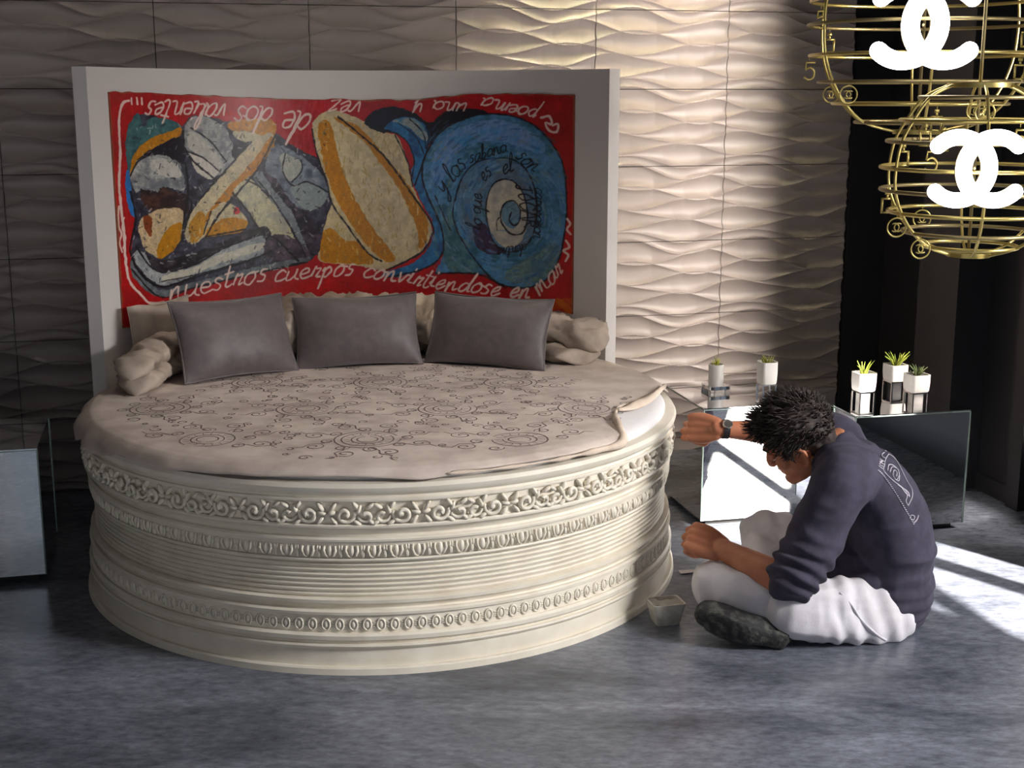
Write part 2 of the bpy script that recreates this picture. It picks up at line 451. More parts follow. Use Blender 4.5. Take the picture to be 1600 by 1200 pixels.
spotlight('added spotlight brightening the middle of the round bed', -0.55, -1.35, -0.6, -1.3, 0.6, 36, (1.0, 0.9, 0.8), 75, .12)  # unseen lamp added to lift the brightness of the bed top

# ================================================================== THE ROUND BED
BC = Vector((-0.445, 4.53, 0.0))
DB = math.hypot(BC.x, BC.y)
def zf(y, r):      # height of a moulding seen at row y on the front of the drum
    return CAM_H - (DB - r) * math.tan(PITCH + math.atan((y - 600) / F_PX))
bed = thing('round_bed', 'round white bed base with carved plaster moulding bands', 'bed', BC)
prof_px = [(748, .972), (749, .985), (753, 1.000), (760, 1.006), (767, 1.002), (769, .996), (771, .990), (775, .991), (776, .998), (779, .999), (781, .997), (782, .986),
           (800, .983), (815, .987), (816, .996), (819, 1.000), (822, .999), (823, .990), (826, .980), (831, .974), (835, .976), (836, .984), (840, .990), (843, .989), (844, .982),
           (847, .980), (866, .972), (868, .972), (869, .980), (872, .982), (874, .978), (875, .970)]
for k in range(7):
    y0 = 875 + k * 7.6
    prof_px += [(y0 + 0.6, .966), (y0 + 1.6, .9705), (y0 + 4.2, .9735), (y0 + 6.8, .9705)]
prof_px += [(928.6, .968), (930, .978), (934, .989), (939, .988), (941, .978), (945, .974), (948, .978), (949, .988), (953, .995), (957, .994), (958, .985),
            (984, .985), (985, .993), (990, 1.000), (996, .999), (998, .990), (1001, .989), (1003, .998), (1006, 1.000), (1008, .998), (1010, .988), (1036, .992),
            (1038, 1.004), (1041, 1.008)]
prof = [(r, zf(y, r)) for y, r in prof_px] + [(1.010, 0.0)]
prof = [(0.90, prof[0][1] - 0.01)] + prof
MB().lathe(prof, 220).build('base_drum', M['plaster'], bed, 38)
MB().lathe([(0.90, 0.45), (0.955, 0.545), (0.967, 0.558), (0.968, 0.568), (0.958, 0.580), (0.93, 0.588), (0.80, 0.591), (0.0, 0.591)], 160).build('mattress', M['mattress'], bed, 60)

A_CAM = math.atan2(-BC.y, -BC.x)
def around(src, count, r, z, span=112, alt=None):
    objs = []
    for i in range(count):
        a = 2 * PI * i / count
        d = (a - A_CAM + PI) % (2 * PI) - PI
        if abs(d) > math.radians(span): continue
        s = src if alt is None or i % 2 == 0 else alt
        objs.append(inst(s, bed, (r * math.cos(a), r * math.sin(a), z), (0, 0, a)))
    return objs
def scroll_unit(mirror):
    mb = MB(); sg = -1 if mirror else 1
    P = []; R = []
    for i in range(34):
        t = i / 33; a = sg * 0 + t * 2.3 * PI - 0.6; rr = 0.004 + 0.021 * t ** 0.9
        P.append((0.006 + 0.008 * (1 - t), sg * (-0.014 + rr * math.cos(a) * 1.1), rr * math.sin(a) * 1.08)); R.append(0.0072 - 0.0018 * t)
    mb.tube(P, R, 7)
    P = []; R = []
    for i in range(22):
        t = i / 21; a = PI + t * 1.7 * PI; rr = 0.020 - 0.013 * t
        P.append((0.005 + 0.008 * t, sg * (0.042 + 1.1 * rr * math.cos(a)), -0.004 + rr * math.sin(a))); R.append(0.0042 + 0.003 * t)
    mb.tube(P, R, 7)
    mb.ball((0.008, sg * -0.012, 0.0), (0.008, 0.0075, 0.0075), 8, 6)
    for (y, z, ang, l) in ((-0.040, 0.020, 0.9, .015), (-0.043, 0.004, 0.2, .013), (-0.038, -0.018, -0.8, .014), (0.012, 0.026, 2.2, .014), (0.020, 0.014, 1.2, .013),
                           (0.016, -0.024, 2.6, .013), (0.045, 0.024, 0.5, .014), (0.050, -0.022, -0.5, .013)):
        mb.ball((0.006, sg * y * 1.2, z), (0.0105, l * 1.15, 0.0065), 8, 6, Matrix.Rotation(ang * sg, 3, 'X'))
    return mb
def rel(me_mb, name, m, sm):    # first instance mesh, kept only as the source of copies
    me = me_mb.mesh(name, sm); me.materials.append(m); o = bpy.data.objects.new(name, me); return o
ua = rel(scroll_unit(False), 'frieze_scroll', M['plaster'], 179); ub = rel(scroll_unit(True), 'frieze_scroll', M['plaster'], 179)
around(ua, 48, .985, zf(799, .985), alt=ub)
dart = MB()
dart.ball((0.003, 0, 0.002), (0.0095, 0.0095, 0.0165), 10, 8)
for sg in (-1, 1):
    dart.tube([(0.006, sg * 0.015, 0.017), (0.009, sg * 0.017, 0.004), (0.007, sg * 0.011, -0.011), (0.004, sg * 0.003, -0.018)], [.0042, .0046, .004, .002], 6)
    dart.ball((0.004, sg * 0.0275, 0.010), (0.007, 0.0045, 0.009), 8, 6)
dart.ball((0.004, 0.0295, -0.007), (0.006, 0.0042, 0.012), 8, 6); dart.ball((0.004, -0.0295, -0.007), (0.006, 0.0042, 0.012), 8, 6)
around(rel(dart, 'acanthus_leaf', M['plaster'], 179), 100, .975, zf(857, .975))
ov = MB()
ov.tube([(0.002, 0.0112 * math.cos(2 * PI * i / 20), 0.0165 * math.sin(2 * PI * i / 20)) for i in range(20)], 0.0032, 6, closed=True)
ov.ball((0.0005, 0, 0), (0.005, 0.0072, 0.012), 10, 6)
for zz in (-0.006, 0.0, 0.006):
    ov.tube([(0.001, 0.0145, zz), (0.001, 0.0245, zz)], 0.0018, 5)
around(rel(ov, 'oval_bead', M['plaster'], 179), 160, .985, zf(971, .985))

# ------------------------------------------------------------------ curved headboard
def cyl(x, y, R):
    d = ray(x, y); a = d.x ** 2 + d.y ** 2; b = -2 * (d.x * BC.x + d.y * BC.y); c = DB ** 2 - R * R
    t = (-b + math.sqrt(max(b * b - 4 * a * c, 0))) / (2 * a); p = CAMP + d * t
    return math.atan2(p.y - BC.y, p.x - BC.x), p.z
R_IN, R_OUT, HB_Z = 1.022, 1.074, 1.69
thL = PI - 0.17; thR = math.radians(37.6)
nseg = 90
prof = [(R_IN, 0.0), (R_IN, HB_Z), (R_OUT, HB_Z), (R_OUT, 0.0)]
hb = MB(); hb.lathe(prof + [prof[0]], nseg, (0, 0, 0), thR, thL)
for k, a in ((0, thR), (1, thL)):
    P = [Vector((r * math.cos(a), r * math.sin(a), z)) for r, z in prof]
    hb.add(P, [(0, 1, 2, 3)])
me = hb.mesh('headboard', 40)
hbo = obj('headboard', me, M['board'], None, BC)
tag(hbo, 'tall white curved headboard panel wrapped round the back of the bed', 'headboard')

# ------------------------------------------------------------------ painting, rastered in photo pixels then laid on the curved board
PX0, PY0, PW, PH, SSC = 150, 125, 770, 420, 2
canvas = np.zeros((PH * SSC, PW * SSC, 3))
yy, xx = np.mgrid[0:PH * SSC, 0:PW * SSC]
PXX = PX0 + xx / SSC; PYY = PY0 + yy / SSC
shape = canvas.shape[:2]
wx = (vnoise(shape, 14, 1) - .5) * 6 + (vnoise(shape, 5, 2) - .5) * 3
wy = (vnoise(shape, 14, 3) - .5) * 6 + (vnoise(shape, 5, 4) - .5) * 3
def c3(c): return np.array(c, float) / 255
def fill(poly, col, warp=1.0, var=0.14, seed=0, mixc=None):
    P = np.array([tuple(p)[:2] for p in catmull([(a, b, 0) for a, b in poly], 4, True)])
    x0, y0 = P.min(0) - 8; x1, y1 = P.max(0) + 8
    a0 = max(int((y0 - PY0) * SSC), 0); a1 = min(int((y1 - PY0) * SSC), shape[0]); b0 = max(int((x0 - PX0) * SSC), 0); b1 = min(int((x1 - PX0) * SSC), shape[1])
    X = PXX[a0:a1, b0:b1] + warp * wx[a0:a1, b0:b1] * .5; Y = PYY[a0:a1, b0:b1] + warp * wy[a0:a1, b0:b1] * .5
    ins = np.zeros(X.shape, bool); n = len(P)
    for i in range(n):
        xa, ya = P[i]; xb, yb = P[(i + 1) % n]
        if ya == yb: continue
        c = ((ya > Y) != (yb > Y)) & (X < (xb - xa) * (Y - ya) / (yb - ya) + xa); ins ^= c
    nz = vnoise(ins.shape, (13, 7), seed + 11) * .45 + vnoise(ins.shape, (2, 3), seed + 12) * .55
    base = c3(col)[None, None] * (1 + (nz[..., None] - .5) * 2 * var)
    if mixc is not None:
        k = np.clip((vnoise(ins.shape, (26, 22), seed + 13) * .6 + vnoise(ins.shape, (9, 14), seed + 14) * .4 - .40) * 2.6, 0, 1)[..., None]
        base = base * (1 - k) + c3(mixc)[None, None] * k * (1 + (nz[..., None] - .5) * var)
    canvas[a0:a1, b0:b1][ins] = base[ins]
def stroke(pts, w, col, smooth=5, alpha=1.0, jit=0.25):
    P = np.array([tuple(p)[:2] for p in (catmull([(a, b, 0) for a, b in pts], smooth) if smooth and len(pts) > 2 else [Vector((a, b, 0)) for a, b in pts])])
    x0, y0 = P.min(0) - w - 3; x1, y1 = P.max(0) + w + 3
    a0 = max(int((y0 - PY0) * SSC), 0); a1 = min(int((y1 - PY0) * SSC), shape[0]); b0 = max(int((x0 - PX0) * SSC), 0); b1 = min(int((x1 - PX0) * SSC), shape[1])
    if a1 <= a0 or b1 <= b0: return
    X = PXX[a0:a1, b0:b1] + wx[a0:a1, b0:b1] * .12; Y = PYY[a0:a1, b0:b1] + wy[a0:a1, b0:b1] * .12
    D = np.full(X.shape, 1e9)
    for i in range(len(P) - 1):
        ax, ay = P[i]; dx, dy = P[i + 1] - P[i]; l = dx * dx + dy * dy + 1e-9
        t = np.clip(((X - ax) * dx + (Y - ay) * dy) / l, 0, 1)
        D = np.minimum(D, (X - ax - t * dx) ** 2 + (Y - ay - t * dy) ** 2)
    D = np.sqrt(D); wv = w * .5 * (1 + jit * (vnoise(X.shape, 10, int(P[0, 0])) - .5) * 2)
    k = (np.clip(wv + .5 - D, 0, 1) * alpha)[..., None]
    canvas[a0:a1, b0:b1] = canvas[a0:a1, b0:b1] * (1 - k) + c3(col)[None, None] * k
GL = {  # small joined-up hand: strokes in x-height units
 'a': (1.0, [[(.85, .8), (.45, 1), (.1, .6), (.2, .1), (.55, .05), (.85, .5), (.85, .9), (.85, .2), (1.05, .05)]]),
 'b': (.9, [[(.1, .1), (.3, 1), (.35, 1.9), (.15, 1.8), (.15, .3), (.4, 0), (.75, .3), (.6, .75), (.3, .6)]]),
 'c': (.8, [[(.75, .8), (.45, 1), (.1, .6), (.2, .1), (.5, 0), (.85, .25)]]),
 'd': (1.0, [[(.8, .7), (.4, .9), (.1, .5), (.3, .05), (.7, .3), (.9, 1.9), (.85, .2), (1.05, .05)]]),
 'e': (.8, [[(.1, .45), (.6, .6), (.55, .95), (.2, .85), (.1, .4), (.35, .02), (.8, .3)]]),
 'g': (.9, [[(.8, .8), (.4, 1), (.1, .6), (.3, .15), (.75, .5), (.8, .9), (.75, -.5), (.4, -.9), (.15, -.6), (.9, .2)]]),
 'i': (.5, [[(.1, .3), (.25, 1), (.2, .2), (.5, .1)], [(.28, 1.4), (.3, 1.5)]]),
 'l': (.5, [[(.05, .2), (.4, 1.5), (.3, 2), (.12, 1.6), (.15, .2), (.5, .1)]]),
 'm': (1.4, [[(.1, .9), (.15, 0), (.2, .7), (.45, .95), (.55, .05), (.65, .75), (.9, .95), (1.05, .1), (1.4, .15)]]),
 'n': (1.0, [[(.1, .9), (.15, 0), (.25, .75), (.55, .95), (.68, .1), (1.0, .15)]]),
 'o': (.9, [[(.5, 1), (.15, .75), (.15, .2), (.5, 0), (.8, .4), (.65, .95), (.5, .9), (.95, .8)]]),
 'p': (.9, [[(.1, .8), (.25, .9), (.2, -.9), (.25, .6), (.55, .95), (.8, .5), (.5, .05), (.25, .25)]]),
 'q': (.9, [[(.8, .8), (.4, 1), (.1, .6), (.3, .1), (.7, .4), (.8, .95), (.75, -.9), (.95, -.4)]]),
 'r': (.7, [[(.1, .3), (.25, 1.05), (.35, .85), (.65, .85), (.5, .1), (.75, .1)]]),
 's': (.7, [[(.6, .9), (.3, 1), (.2, .7), (.55, .4), (.45, .02), (.1, .1)]]),
 't': (.6, [[(.3, 1.7), (.25, .2), (.45, 0), (.65, .2)], [(.05, 1.15), (.6, 1.2)]]),
 'u': (1.0, [[(.1, .95), (.12, .2), (.4, .02), (.7, .4), (.75, .95), (.75, .2), (1.0, .08)]]),
 'v': (.8, [[(.1, .95), (.35, .02), (.65, .85), (.85, .9)]]),
 'y': (.9, [[(.1, .95), (.2, .3), (.5, .25), (.75, .95), (.6, -.5), (.3, -.9), (.15, -.6), (.8, .1)]]),
 'z': (.8, [[(.1, .9), (.65, .95), (.1, .1), (.75, .05)]]),
 'J': (.9, [[(.1, 1.7), (.8, 1.8)], [(.5, 1.75), (.5, .3), (.25, 0), (.05, .3)]]),
 'O': (1.0, [[(.5, 1.8), (.1, 1), (.4, 0), (.85, .7), (.5, 1.8)]]),
 'G': (1.0, [[(.8, 1.5), (.4, 1.8), (.1, .9), (.4, 0), (.85, .4), (.85, .8), (.5, .8)]]),
 'A': (1.0, [[(.05, 0), (.45, 1.8), (.9, 0)], [(.2, .7), (.75, .7)]]),
 'R': (1.0, [[(.1, 0), (.15, 1.8), (.7, 1.5), (.55, .95), (.2, .9), (.9, 0)]]),
 '!': (.35, [[(.15, 1.2), (.15, 0)]]), ' ': (.6, [])}
def word(txt, p0, p1, w, col, hs=1.0):
    W_ = sum(GL[c][0] for c in txt); p0 = np.array(p0, float); p1 = np.array(p1, float)
    d = p1 - p0; L_ = np.hypot(*d); u = d / L_; up = np.array([u[1], -u[0]]); sc = L_ / W_; h = sc * hs; x = 0; jw = .12
    for c in txt:
        ww, st = GL[c]
        for s_ in st:
            stroke([tuple(p0 + u * (x + a + .34 * b) * sc + up * (b + jw * math.sin(7.3 * x + 3 * a)) * h) for a, b in s_], w * .9, col, 4)
        x += ww
# ground
nz = (vnoise(shape, (40, 60), 21) * .6 + vnoise(shape, (8, 6), 22) * .4)[..., None]
canvas[:] = c3((178, 20, 26)) * (0.82 + nz * .36)
k = np.clip(1 - np.abs(PXX - 470) / 130, 0, 1)[..., None] * np.clip((330 - PYY) / 60, 0, 1)[..., None] * np.clip(vnoise(shape, (16, 5), 25) * 1.6 - .3, 0, 1)[..., None]
canvas[:] = canvas * (1 - .55 * k) + c3((196, 92, 112)) * .55 * k
edge = np.clip((vnoise(shape, 6, 26) - .35) * 2, 0, 1)[..., None]
OC, CR, GY, DK, WH = (192, 132, 24), (206, 190, 150), (146, 152, 156), (36, 32, 42), (196, 194, 186)
fill([(200, 262), (205, 200), (222, 178), (250, 184), (282, 197), (295, 185), (315, 180), (360, 190), (425, 188), (432, 208), (462, 230), (492, 246), (507, 264), (517, 290), (520, 340),
      (505, 370), (490, 398), (478, 410), (380, 430), (300, 449), (252, 462), (224, 447), (205, 420), (205, 392), (210, 340), (203, 310)], (76, 78, 92), 1, .3, 1, (46, 42, 56))
fill([(197, 240), (199, 201), (213, 178), (219, 180), (225, 200), (236, 184), (267, 188), (284, 199), (262, 212), (231, 224), (212, 242), (204, 275)], (74, 118, 120), .8, .2, 2, (52, 92, 100))
fill([(196, 270), (203, 268), (205, 300), (213, 335), (205, 335), (198, 310)], (46, 124, 190), .6, .15, 3)
fill([(203, 276), (206, 250), (220, 228), (245, 212), (270, 203), (283, 199), (282, 212), (258, 221), (235, 234), (217, 250), (208, 274)], OC, .8, .2, 4)
fill([(222, 243), (250, 226), (283, 217), (288, 255), (270, 250), (245, 241)], (34, 28, 40), 1, .3, 5)
fill([(204, 275), (212, 255), (232, 243), (258, 244), (280, 256), (288, 280), (286, 298), (262, 292), (245, 300), (224, 296), (212, 300)], (170, 170, 166), 1, .22, 6, (120, 124, 130))
fill([(236, 250), (255, 248), (277, 258), (284, 275), (262, 277), (240, 268)], WH, 1, .12, 7)
fill([(222, 296), (240, 302), (255, 292), (275, 300), (292, 305), (296, 332), (270, 334), (240, 330), (224, 318)], (52, 34, 36), 1.3, .35, 8, (90, 60, 50))
fill([(218, 345), (235, 333), (262, 326), (286, 330), (284, 370), (265, 396), (246, 403), (228, 390), (219, 372)], (200, 178, 142), 1, .18, 9)
fill([(248, 380), (268, 352), (284, 350), (281, 376), (262, 399), (246, 403)], (190, 134, 18), 1, .15, 10)
fill([(224, 338), (237, 340), (236, 370), (228, 362)], (140, 72, 30), .8, .2, 11)
fill([(287, 208), (295, 188), (315, 181), (338, 190), (355, 205), (366, 235), (374, 252), (352, 264), (335, 277), (314, 262), (295, 244), (288, 226)], (166, 166, 164), 1, .2, 12, (128, 128, 138))
fill([(294, 206), (318, 216), (345, 248), (350, 258), (338, 262), (318, 246), (296, 232)], (188, 186, 178), 1, .12, 13)
fill([(296, 240), (316, 246), (342, 266), (331, 279), (309, 271)], (206, 200, 190), 1, .1, 14)
fill([(366, 226), (392, 216), (400, 222), (380, 246), (364, 246)], DK, 1, .3, 15)
fill([(357, 192), (392, 186), (426, 188), (431, 206), (420, 222), (395, 206), (364, 205)], OC, .8, .2, 16)
fill([(364, 206), (392, 206), (412, 214), (395, 222), (372, 218)], (196, 188, 156), .8, .15, 17)
fill([(424, 208), (428, 226), (402, 260), (368, 300), (338, 336), (320, 368), (300, 382), (288, 364), (299, 330), (324, 300), (358, 262), (394, 222)], (192, 180, 150), 1, .18, 18, (210, 196, 160))
fill([(424, 212), (428, 228), (402, 262), (368, 302), (346, 324), (328, 348), (322, 338), (350, 300), (386, 262), (410, 232)], (188, 128, 26), 1, .18, 19)
fill([(296, 352), (312, 330), (322, 340), (316, 368), (300, 380)], (190, 140, 40), 1, .2, 20)
fill([(330, 334), (350, 316), (374, 328), (386, 350), (352, 362), (322, 370)], (196, 182, 150), 1, .2, 21)
fill([(332, 350), (364, 340), (386, 346), (380, 360), (346, 367), (320, 371)], (190, 134, 20), 1, .2, 22)
fill([(364, 302), (385, 280), (402, 290), (432, 325), (457, 365), (474, 397), (464, 407), (450, 396), (430, 372), (404, 356), (385, 326)], (194, 188, 156), 1, .15, 23, (166, 164, 150))
fill([(396, 276), (412, 270), (440, 308), (466, 342), (486, 382), (480, 402), (460, 366), (430, 322)], (130, 138, 144), 1, .2, 24)
fill([(408, 264), (430, 280), (447, 300), (472, 322), (496, 350), (506, 380), (490, 402), (478, 380), (456, 332), (430, 300)], (44, 38, 52), 1.2, .4, 25, (96, 84, 100))
fill([(430, 226), (456, 236), (482, 252), (505, 276), (514, 300), (506, 316), (480, 329), (460, 320), (445, 300), (435, 284), (414, 262)], (136, 146, 156), 1, .2, 26, (96, 104, 120))
fill([(455, 292), (476, 284), (502, 296), (511, 310), (500, 323), (480, 329), (460, 312)], (148, 160, 160), 1, .12, 27)
fill([(440, 240), (462, 246), (472, 262), (455, 282), (442, 272)], (176, 178, 170), 1, .12, 28)
fill([(212, 386), (245, 406), (282, 400), (332, 384), (386, 361), (416, 354), (424, 376), (392, 374), (340, 392), (300, 413), (248, 422)], (38, 35, 42), 1, .35, 29, (84, 76, 82))
fill([(208, 398), (224, 394), (246, 424), (302, 414), (352, 386), (402, 369), (417, 377), (421, 391), (382, 407), (302, 431), (256, 447), (226, 430)], (170, 174, 174), 1, .15, 30, (134, 142, 146))
fill([(255, 430), (300, 418), (350, 396), (404, 380), (410, 388), (360, 406), (300, 428), (262, 440)], (202, 198, 182), 1, .1, 31)
fill([(205, 406), (216, 426), (250, 452), (300, 442), (380, 422), (472, 402), (482, 408), (450, 414), (380, 431), (300, 451), (250, 464), (222, 448), (206, 426)], (118, 128, 132), 1, .2, 32, (90, 98, 104))
fill([(420, 372), (446, 366), (476, 384), (484, 400), (440, 408), (412, 400)], (92, 78, 92), 1.2, .4, 33, (56, 48, 60))
fill([(366, 325), (372, 324), (375, 331), (370, 335), (365, 331)], (206, 62, 74), .4, .1, 34)
fill([(488, 201), (493, 185), (507, 175), (524, 172), (551, 181), (579, 196), (598, 207), (617, 210), (628, 228), (636, 250), (641, 273), (648, 297), (660, 322), (672, 345), (675, 365),
      (656, 395), (628, 412), (593, 422), (560, 415), (500, 408), (502, 380), (510, 340), (518, 315), (510, 285), (495, 240)], CR, .7, .12, 35, (186, 172, 142))
fill([(497, 200), (510, 188), (521, 206), (530, 250), (545, 290), (560, 320), (585, 360), (605, 385), (618, 406), (600, 408), (575, 385), (545, 345), (522, 305), (507, 260)], OC, .8, .15, 36)
fill([(520, 183), (545, 190), (570, 205), (590, 230), (615, 260), (635, 285), (655, 315), (668, 345), (665, 380), (655, 386), (652, 360), (640, 330), (620, 290), (600, 262), (575, 228), (550, 205)], (188, 128, 20), .8, .15, 37)
fill([(521, 200), (545, 206), (575, 232), (600, 265), (620, 295), (640, 335), (650, 365), (645, 385), (622, 400), (600, 375), (570, 330), (548, 290), (532, 250)], (210, 196, 162), .8, .08, 38, (194, 178, 142))
fill([(503, 368), (518, 356), (535, 374), (560, 378), (584, 410), (545, 412), (502, 406)], (192, 134, 18), 1, .15, 39)
fill([(570, 192), (585, 173), (615, 167), (645, 175), (672, 192), (690, 178), (715, 170), (757, 172), (762, 184), (720, 194), (690, 208), (670, 226), (640, 200), (600, 208)], (28, 24, 38), .8, .25, 40)
fill([(600, 202), (615, 187), (640, 183), (662, 192), (672, 212), (668, 240), (664, 270), (674, 300), (688, 340), (693, 370), (690, 398), (662, 421), (630, 431), (603, 433), (598, 427),
      (640, 413), (666, 392), (679, 365), (673, 340), (656, 310), (643, 275), (646, 250), (636, 222), (618, 209)], (52, 126, 176), .7, .18, 41, (36, 84, 130))
fill([(612, 190), (640, 184), (660, 194), (668, 220), (655, 215), (635, 196)], (150, 160, 160), .8, .15, 42, (84, 140, 170))
fill([(660, 275), (665, 245), (680, 215), (705, 195), (740, 181), (775, 178), (810, 184), (840, 200), (865, 228), (880, 260), (885, 300), (884, 350), (875, 400), (860, 430), (840, 445),
      (815, 450), (785, 445), (760, 430), (735, 428), (705, 425), (680, 428), (692, 400), (692, 365), (682, 335), (668, 305)], (88, 142, 182), .5, .16, 43, (58, 108, 128))
fill([(672, 260), (700, 210), (760, 188), (810, 195), (850, 225), (840, 240), (790, 222), (730, 226), (700, 262), (690, 300)], (120, 152, 196), .9, .16, 44, (84, 150, 200))
fill([(690, 320), (706, 330), (722, 380), (750, 425), (700, 420), (694, 380)], (92, 132, 140), .9, .18, 45, (60, 104, 120))
fill([(830, 400), (870, 380), (872, 410), (845, 438), (800, 440), (790, 425)], (112, 142, 142), .9, .2, 46, (76, 120, 150))
fill([(714, 309), (722, 278), (744, 254), (777, 247), (805, 251), (827, 273), (838, 310), (836, 355), (822, 385), (795, 396), (768, 388), (740, 380), (718, 350)], (98, 136, 166), .6, .18, 47, (104, 118, 134))
fill([(740, 355), (758, 350), (772, 380), (790, 392), (765, 398), (745, 385)], (74, 62, 84), 1, .3, 48)
fill([(762, 312), (770, 290), (785, 281), (802, 285), (816, 300), (824, 330), (821, 362), (810, 381), (795, 388), (775, 376), (762, 346)], (192, 186, 168), .6, .12, 49, (170, 168, 162))
fill([(784, 330), (790, 318), (800, 315), (810, 324), (812, 342), (804, 356), (792, 354), (785, 344)], (112, 142, 160), .5, .12, 50)
BK = (24, 20, 28)
for pts, w in (([(286, 205), (288, 226), (296, 245), (316, 264), (336, 279)], 3), ([(298, 200), (328, 220), (354, 253)], 2), ([(292, 237), (316, 246), (342, 267)], 2.2),
               ([(431, 210), (404, 262), (370, 303), (340, 338), (322, 370)], 3), ([(392, 222), (356, 262), (322, 300), (298, 332), (288, 362)], 2.6), ([(364, 302), (386, 328), (406, 358), (432, 374), (466, 408)], 3),
               ([(400, 278), (432, 320), (460, 366), (478, 402)], 2.4), ([(384, 281), (402, 290), (420, 306)], 2), ([(446, 240), (442, 268), (458, 290), (480, 284), (512, 300)], 2.2),
               ([(470, 250), (472, 266), (456, 284)], 1.8), ([(204, 300), (212, 340), (206, 372), (204, 396), (222, 430), (252, 448), (302, 434), (382, 410), (424, 392)], 3),
               ([(205, 420), (250, 464), (302, 450), (382, 431), (480, 410)], 2.4), ([(213, 386), (246, 424), (302, 414), (354, 386), (404, 368)], 2.6), ([(252, 440), (302, 430), (380, 410)], 1.6),
               ([(290, 255), (294, 300), (288, 340), (284, 372)], 3), ([(280, 300), (300, 318), (286, 352)], 2.2), ([(204, 275), (214, 254), (236, 241)], 2), ([(330, 330), (318, 366)], 2), ([(322, 370), (384, 358)], 2.2),
               ([(488, 202), (495, 240), (511, 286), (519, 318), (545, 356), (575, 395), (596, 408)], 2.6), ([(528, 182), (560, 208), (600, 244), (640, 298), (673, 346), (676, 366), (656, 396), (600, 424)], 2.8),
               ([(617, 211), (636, 250), (642, 275), (645, 292)], 2), ([(600, 203), (620, 209), (638, 224), (647, 250), (644, 276)], 2), ([(664, 190), (670, 215), (664, 245), (648, 290)], 2.2),
               ([(640, 186), (660, 206), (666, 232)], 1.8), ([(622, 192), (650, 214), (662, 240)], 1.5), ([(690, 200), (676, 222), (662, 250), (660, 278), (668, 306), (683, 338), (692, 366), (690, 398), (662, 420), (604, 434)], 2.8),
               ([(680, 214), (705, 195), (740, 181), (775, 178), (810, 184), (840, 200), (865, 228), (880, 260), (885, 300), (884, 350), (875, 400), (860, 430), (840, 445), (815, 450), (785, 445), (745, 428), (680, 427)], 2.4),
               ([(680, 306), (690, 330), (704, 360)], 1.6), ([(791, 450), (772, 439), (747, 412), (722, 376), (708, 340), (711, 312), (722, 278), (744, 254), (777, 247), (805, 251), (827, 273), (838, 310), (837, 352), (824, 382), (800, 394), (775, 384), (762, 352),
                 (760, 318), (769, 290), (786, 280), (804, 285), (818, 304), (824, 334), (818, 362), (800, 366), (786, 352), (782, 334), (789, 318), (802, 314), (812, 326), (812, 344), (803, 352), (796, 344), (799, 332)], 2.2),
               ([(777, 360), (776, 346), (780, 340)], 1.4), ([(215, 250), (236, 235), (262, 222), (284, 214)], 1.6)):
    stroke(pts, w, BK, 6, .9, .5)
rr_ = np.random.RandomState(3)
for i in range(520):      # dabs of paint
    x = rr_.uniform(208, 515); y = rr_.uniform(190, 440); a = rr_.uniform(0, 6.3); l = rr_.uniform(2, 8)
    k_ = canvas[int((y - PY0) * SSC), int((x - PX0) * SSC)]
    if k_[0] > .6 and k_[1] < .2: continue
    stroke([(x, y), (x + l * math.cos(a), y + l * math.sin(a))], rr_.uniform(.9, 2.4), [(216, 211, 204), (46, 42, 54), (34, 30, 40), (178, 176, 170), (120, 124, 134)][rr_.randint(5)], 0, .6)
for i in range(360):
    x = rr_.uniform(500, 668); y = rr_.uniform(190, 410)
    k_ = canvas[int((y - PY0) * SSC), int((x - PX0) * SSC)]
    if k_[1] < .4 or k_[2] > k_[0]: continue
    stroke([(x, y), (x + rr_.uniform(-2, 4), y + rr_.uniform(2, 9))], rr_.uniform(1, 2.4), [(226, 214, 186), (150, 130, 100), (176, 140, 60)][rr_.randint(3)], 0, .5)
for i in range(520):
    x = rr_.uniform(668, 880); y = rr_.uniform(185, 445)
    k_ = canvas[int((y - PY0) * SSC), int((x - PX0) * SSC)]
    if k_[2] < k_[0]: continue
    a = math.atan2(y - 330, x - 795) + PI / 2; l = rr_.uniform(5, 16)
    stroke([(x, y), (x + l * math.cos(a), y + l * math.sin(a))], rr_.uniform(1.5, 4), [(60, 120, 186), (140, 168, 196), (70, 108, 112), (50, 92, 140), (130, 140, 120)][rr_.randint(5)], 0, .45)
LT = (226, 204, 194)
stroke([(201, 157), (191, 163), (186, 190), (188, 240), (186, 285), (190, 330), (194, 362), (196, 402), (203, 440), (222, 462), (231, 472), (244, 474), (256, 472)], 4.2, LT, 6)
stroke([(186, 322), (185, 352), (190, 365), (187, 380), (191, 394)], 3, LT, 6); stroke([(194, 340), (191, 356), (196, 372), (192, 388)], 2.4, LT, 6)
for x in (205, 214, 221): stroke([(x, 153), (x + 1, 163)], 3, LT, 0)
word('valientes', (358, 160), (232, 156), 3.4, LT, 1.1); word('dos', (431, 166), (372, 164), 3.4, LT, 1.0); word('de', (492, 176), (448, 170), 4, LT, 1.15)
word('vez', (570, 157), (518, 155), 3, LT, .8); word('y', (664, 157), (648, 157), 3, LT); word('una', (732, 160), (680, 158), 3, LT, .75); word('poema', (846, 170), (757, 152), 3.2, LT, .75)
stroke([(846, 184), (858, 182), (862, 194), (852, 192), (858, 204), (870, 206), (872, 194), (864, 196)], 4, LT, 5)
word('nuestros', (262, 472), (416, 436), 3.2, LT, .72); word('cuerpos', (426, 442), (552, 430), 3.4, LT, .75); word('convirtiendose', (564, 434), (778, 464), 3.4, LT, .8); word('en', (794, 466), (826, 468), 4, LT, .9)
word('mar', (842, 464), (880, 426), 3.4, LT, .9)
stroke([(886, 342), (891, 350), (886, 358), (892, 366)], 3.5, LT); stroke([(884, 376), (890, 386), (880, 392), (888, 398), (884, 408)], 3.5, LT)
IN = (18, 16, 26)
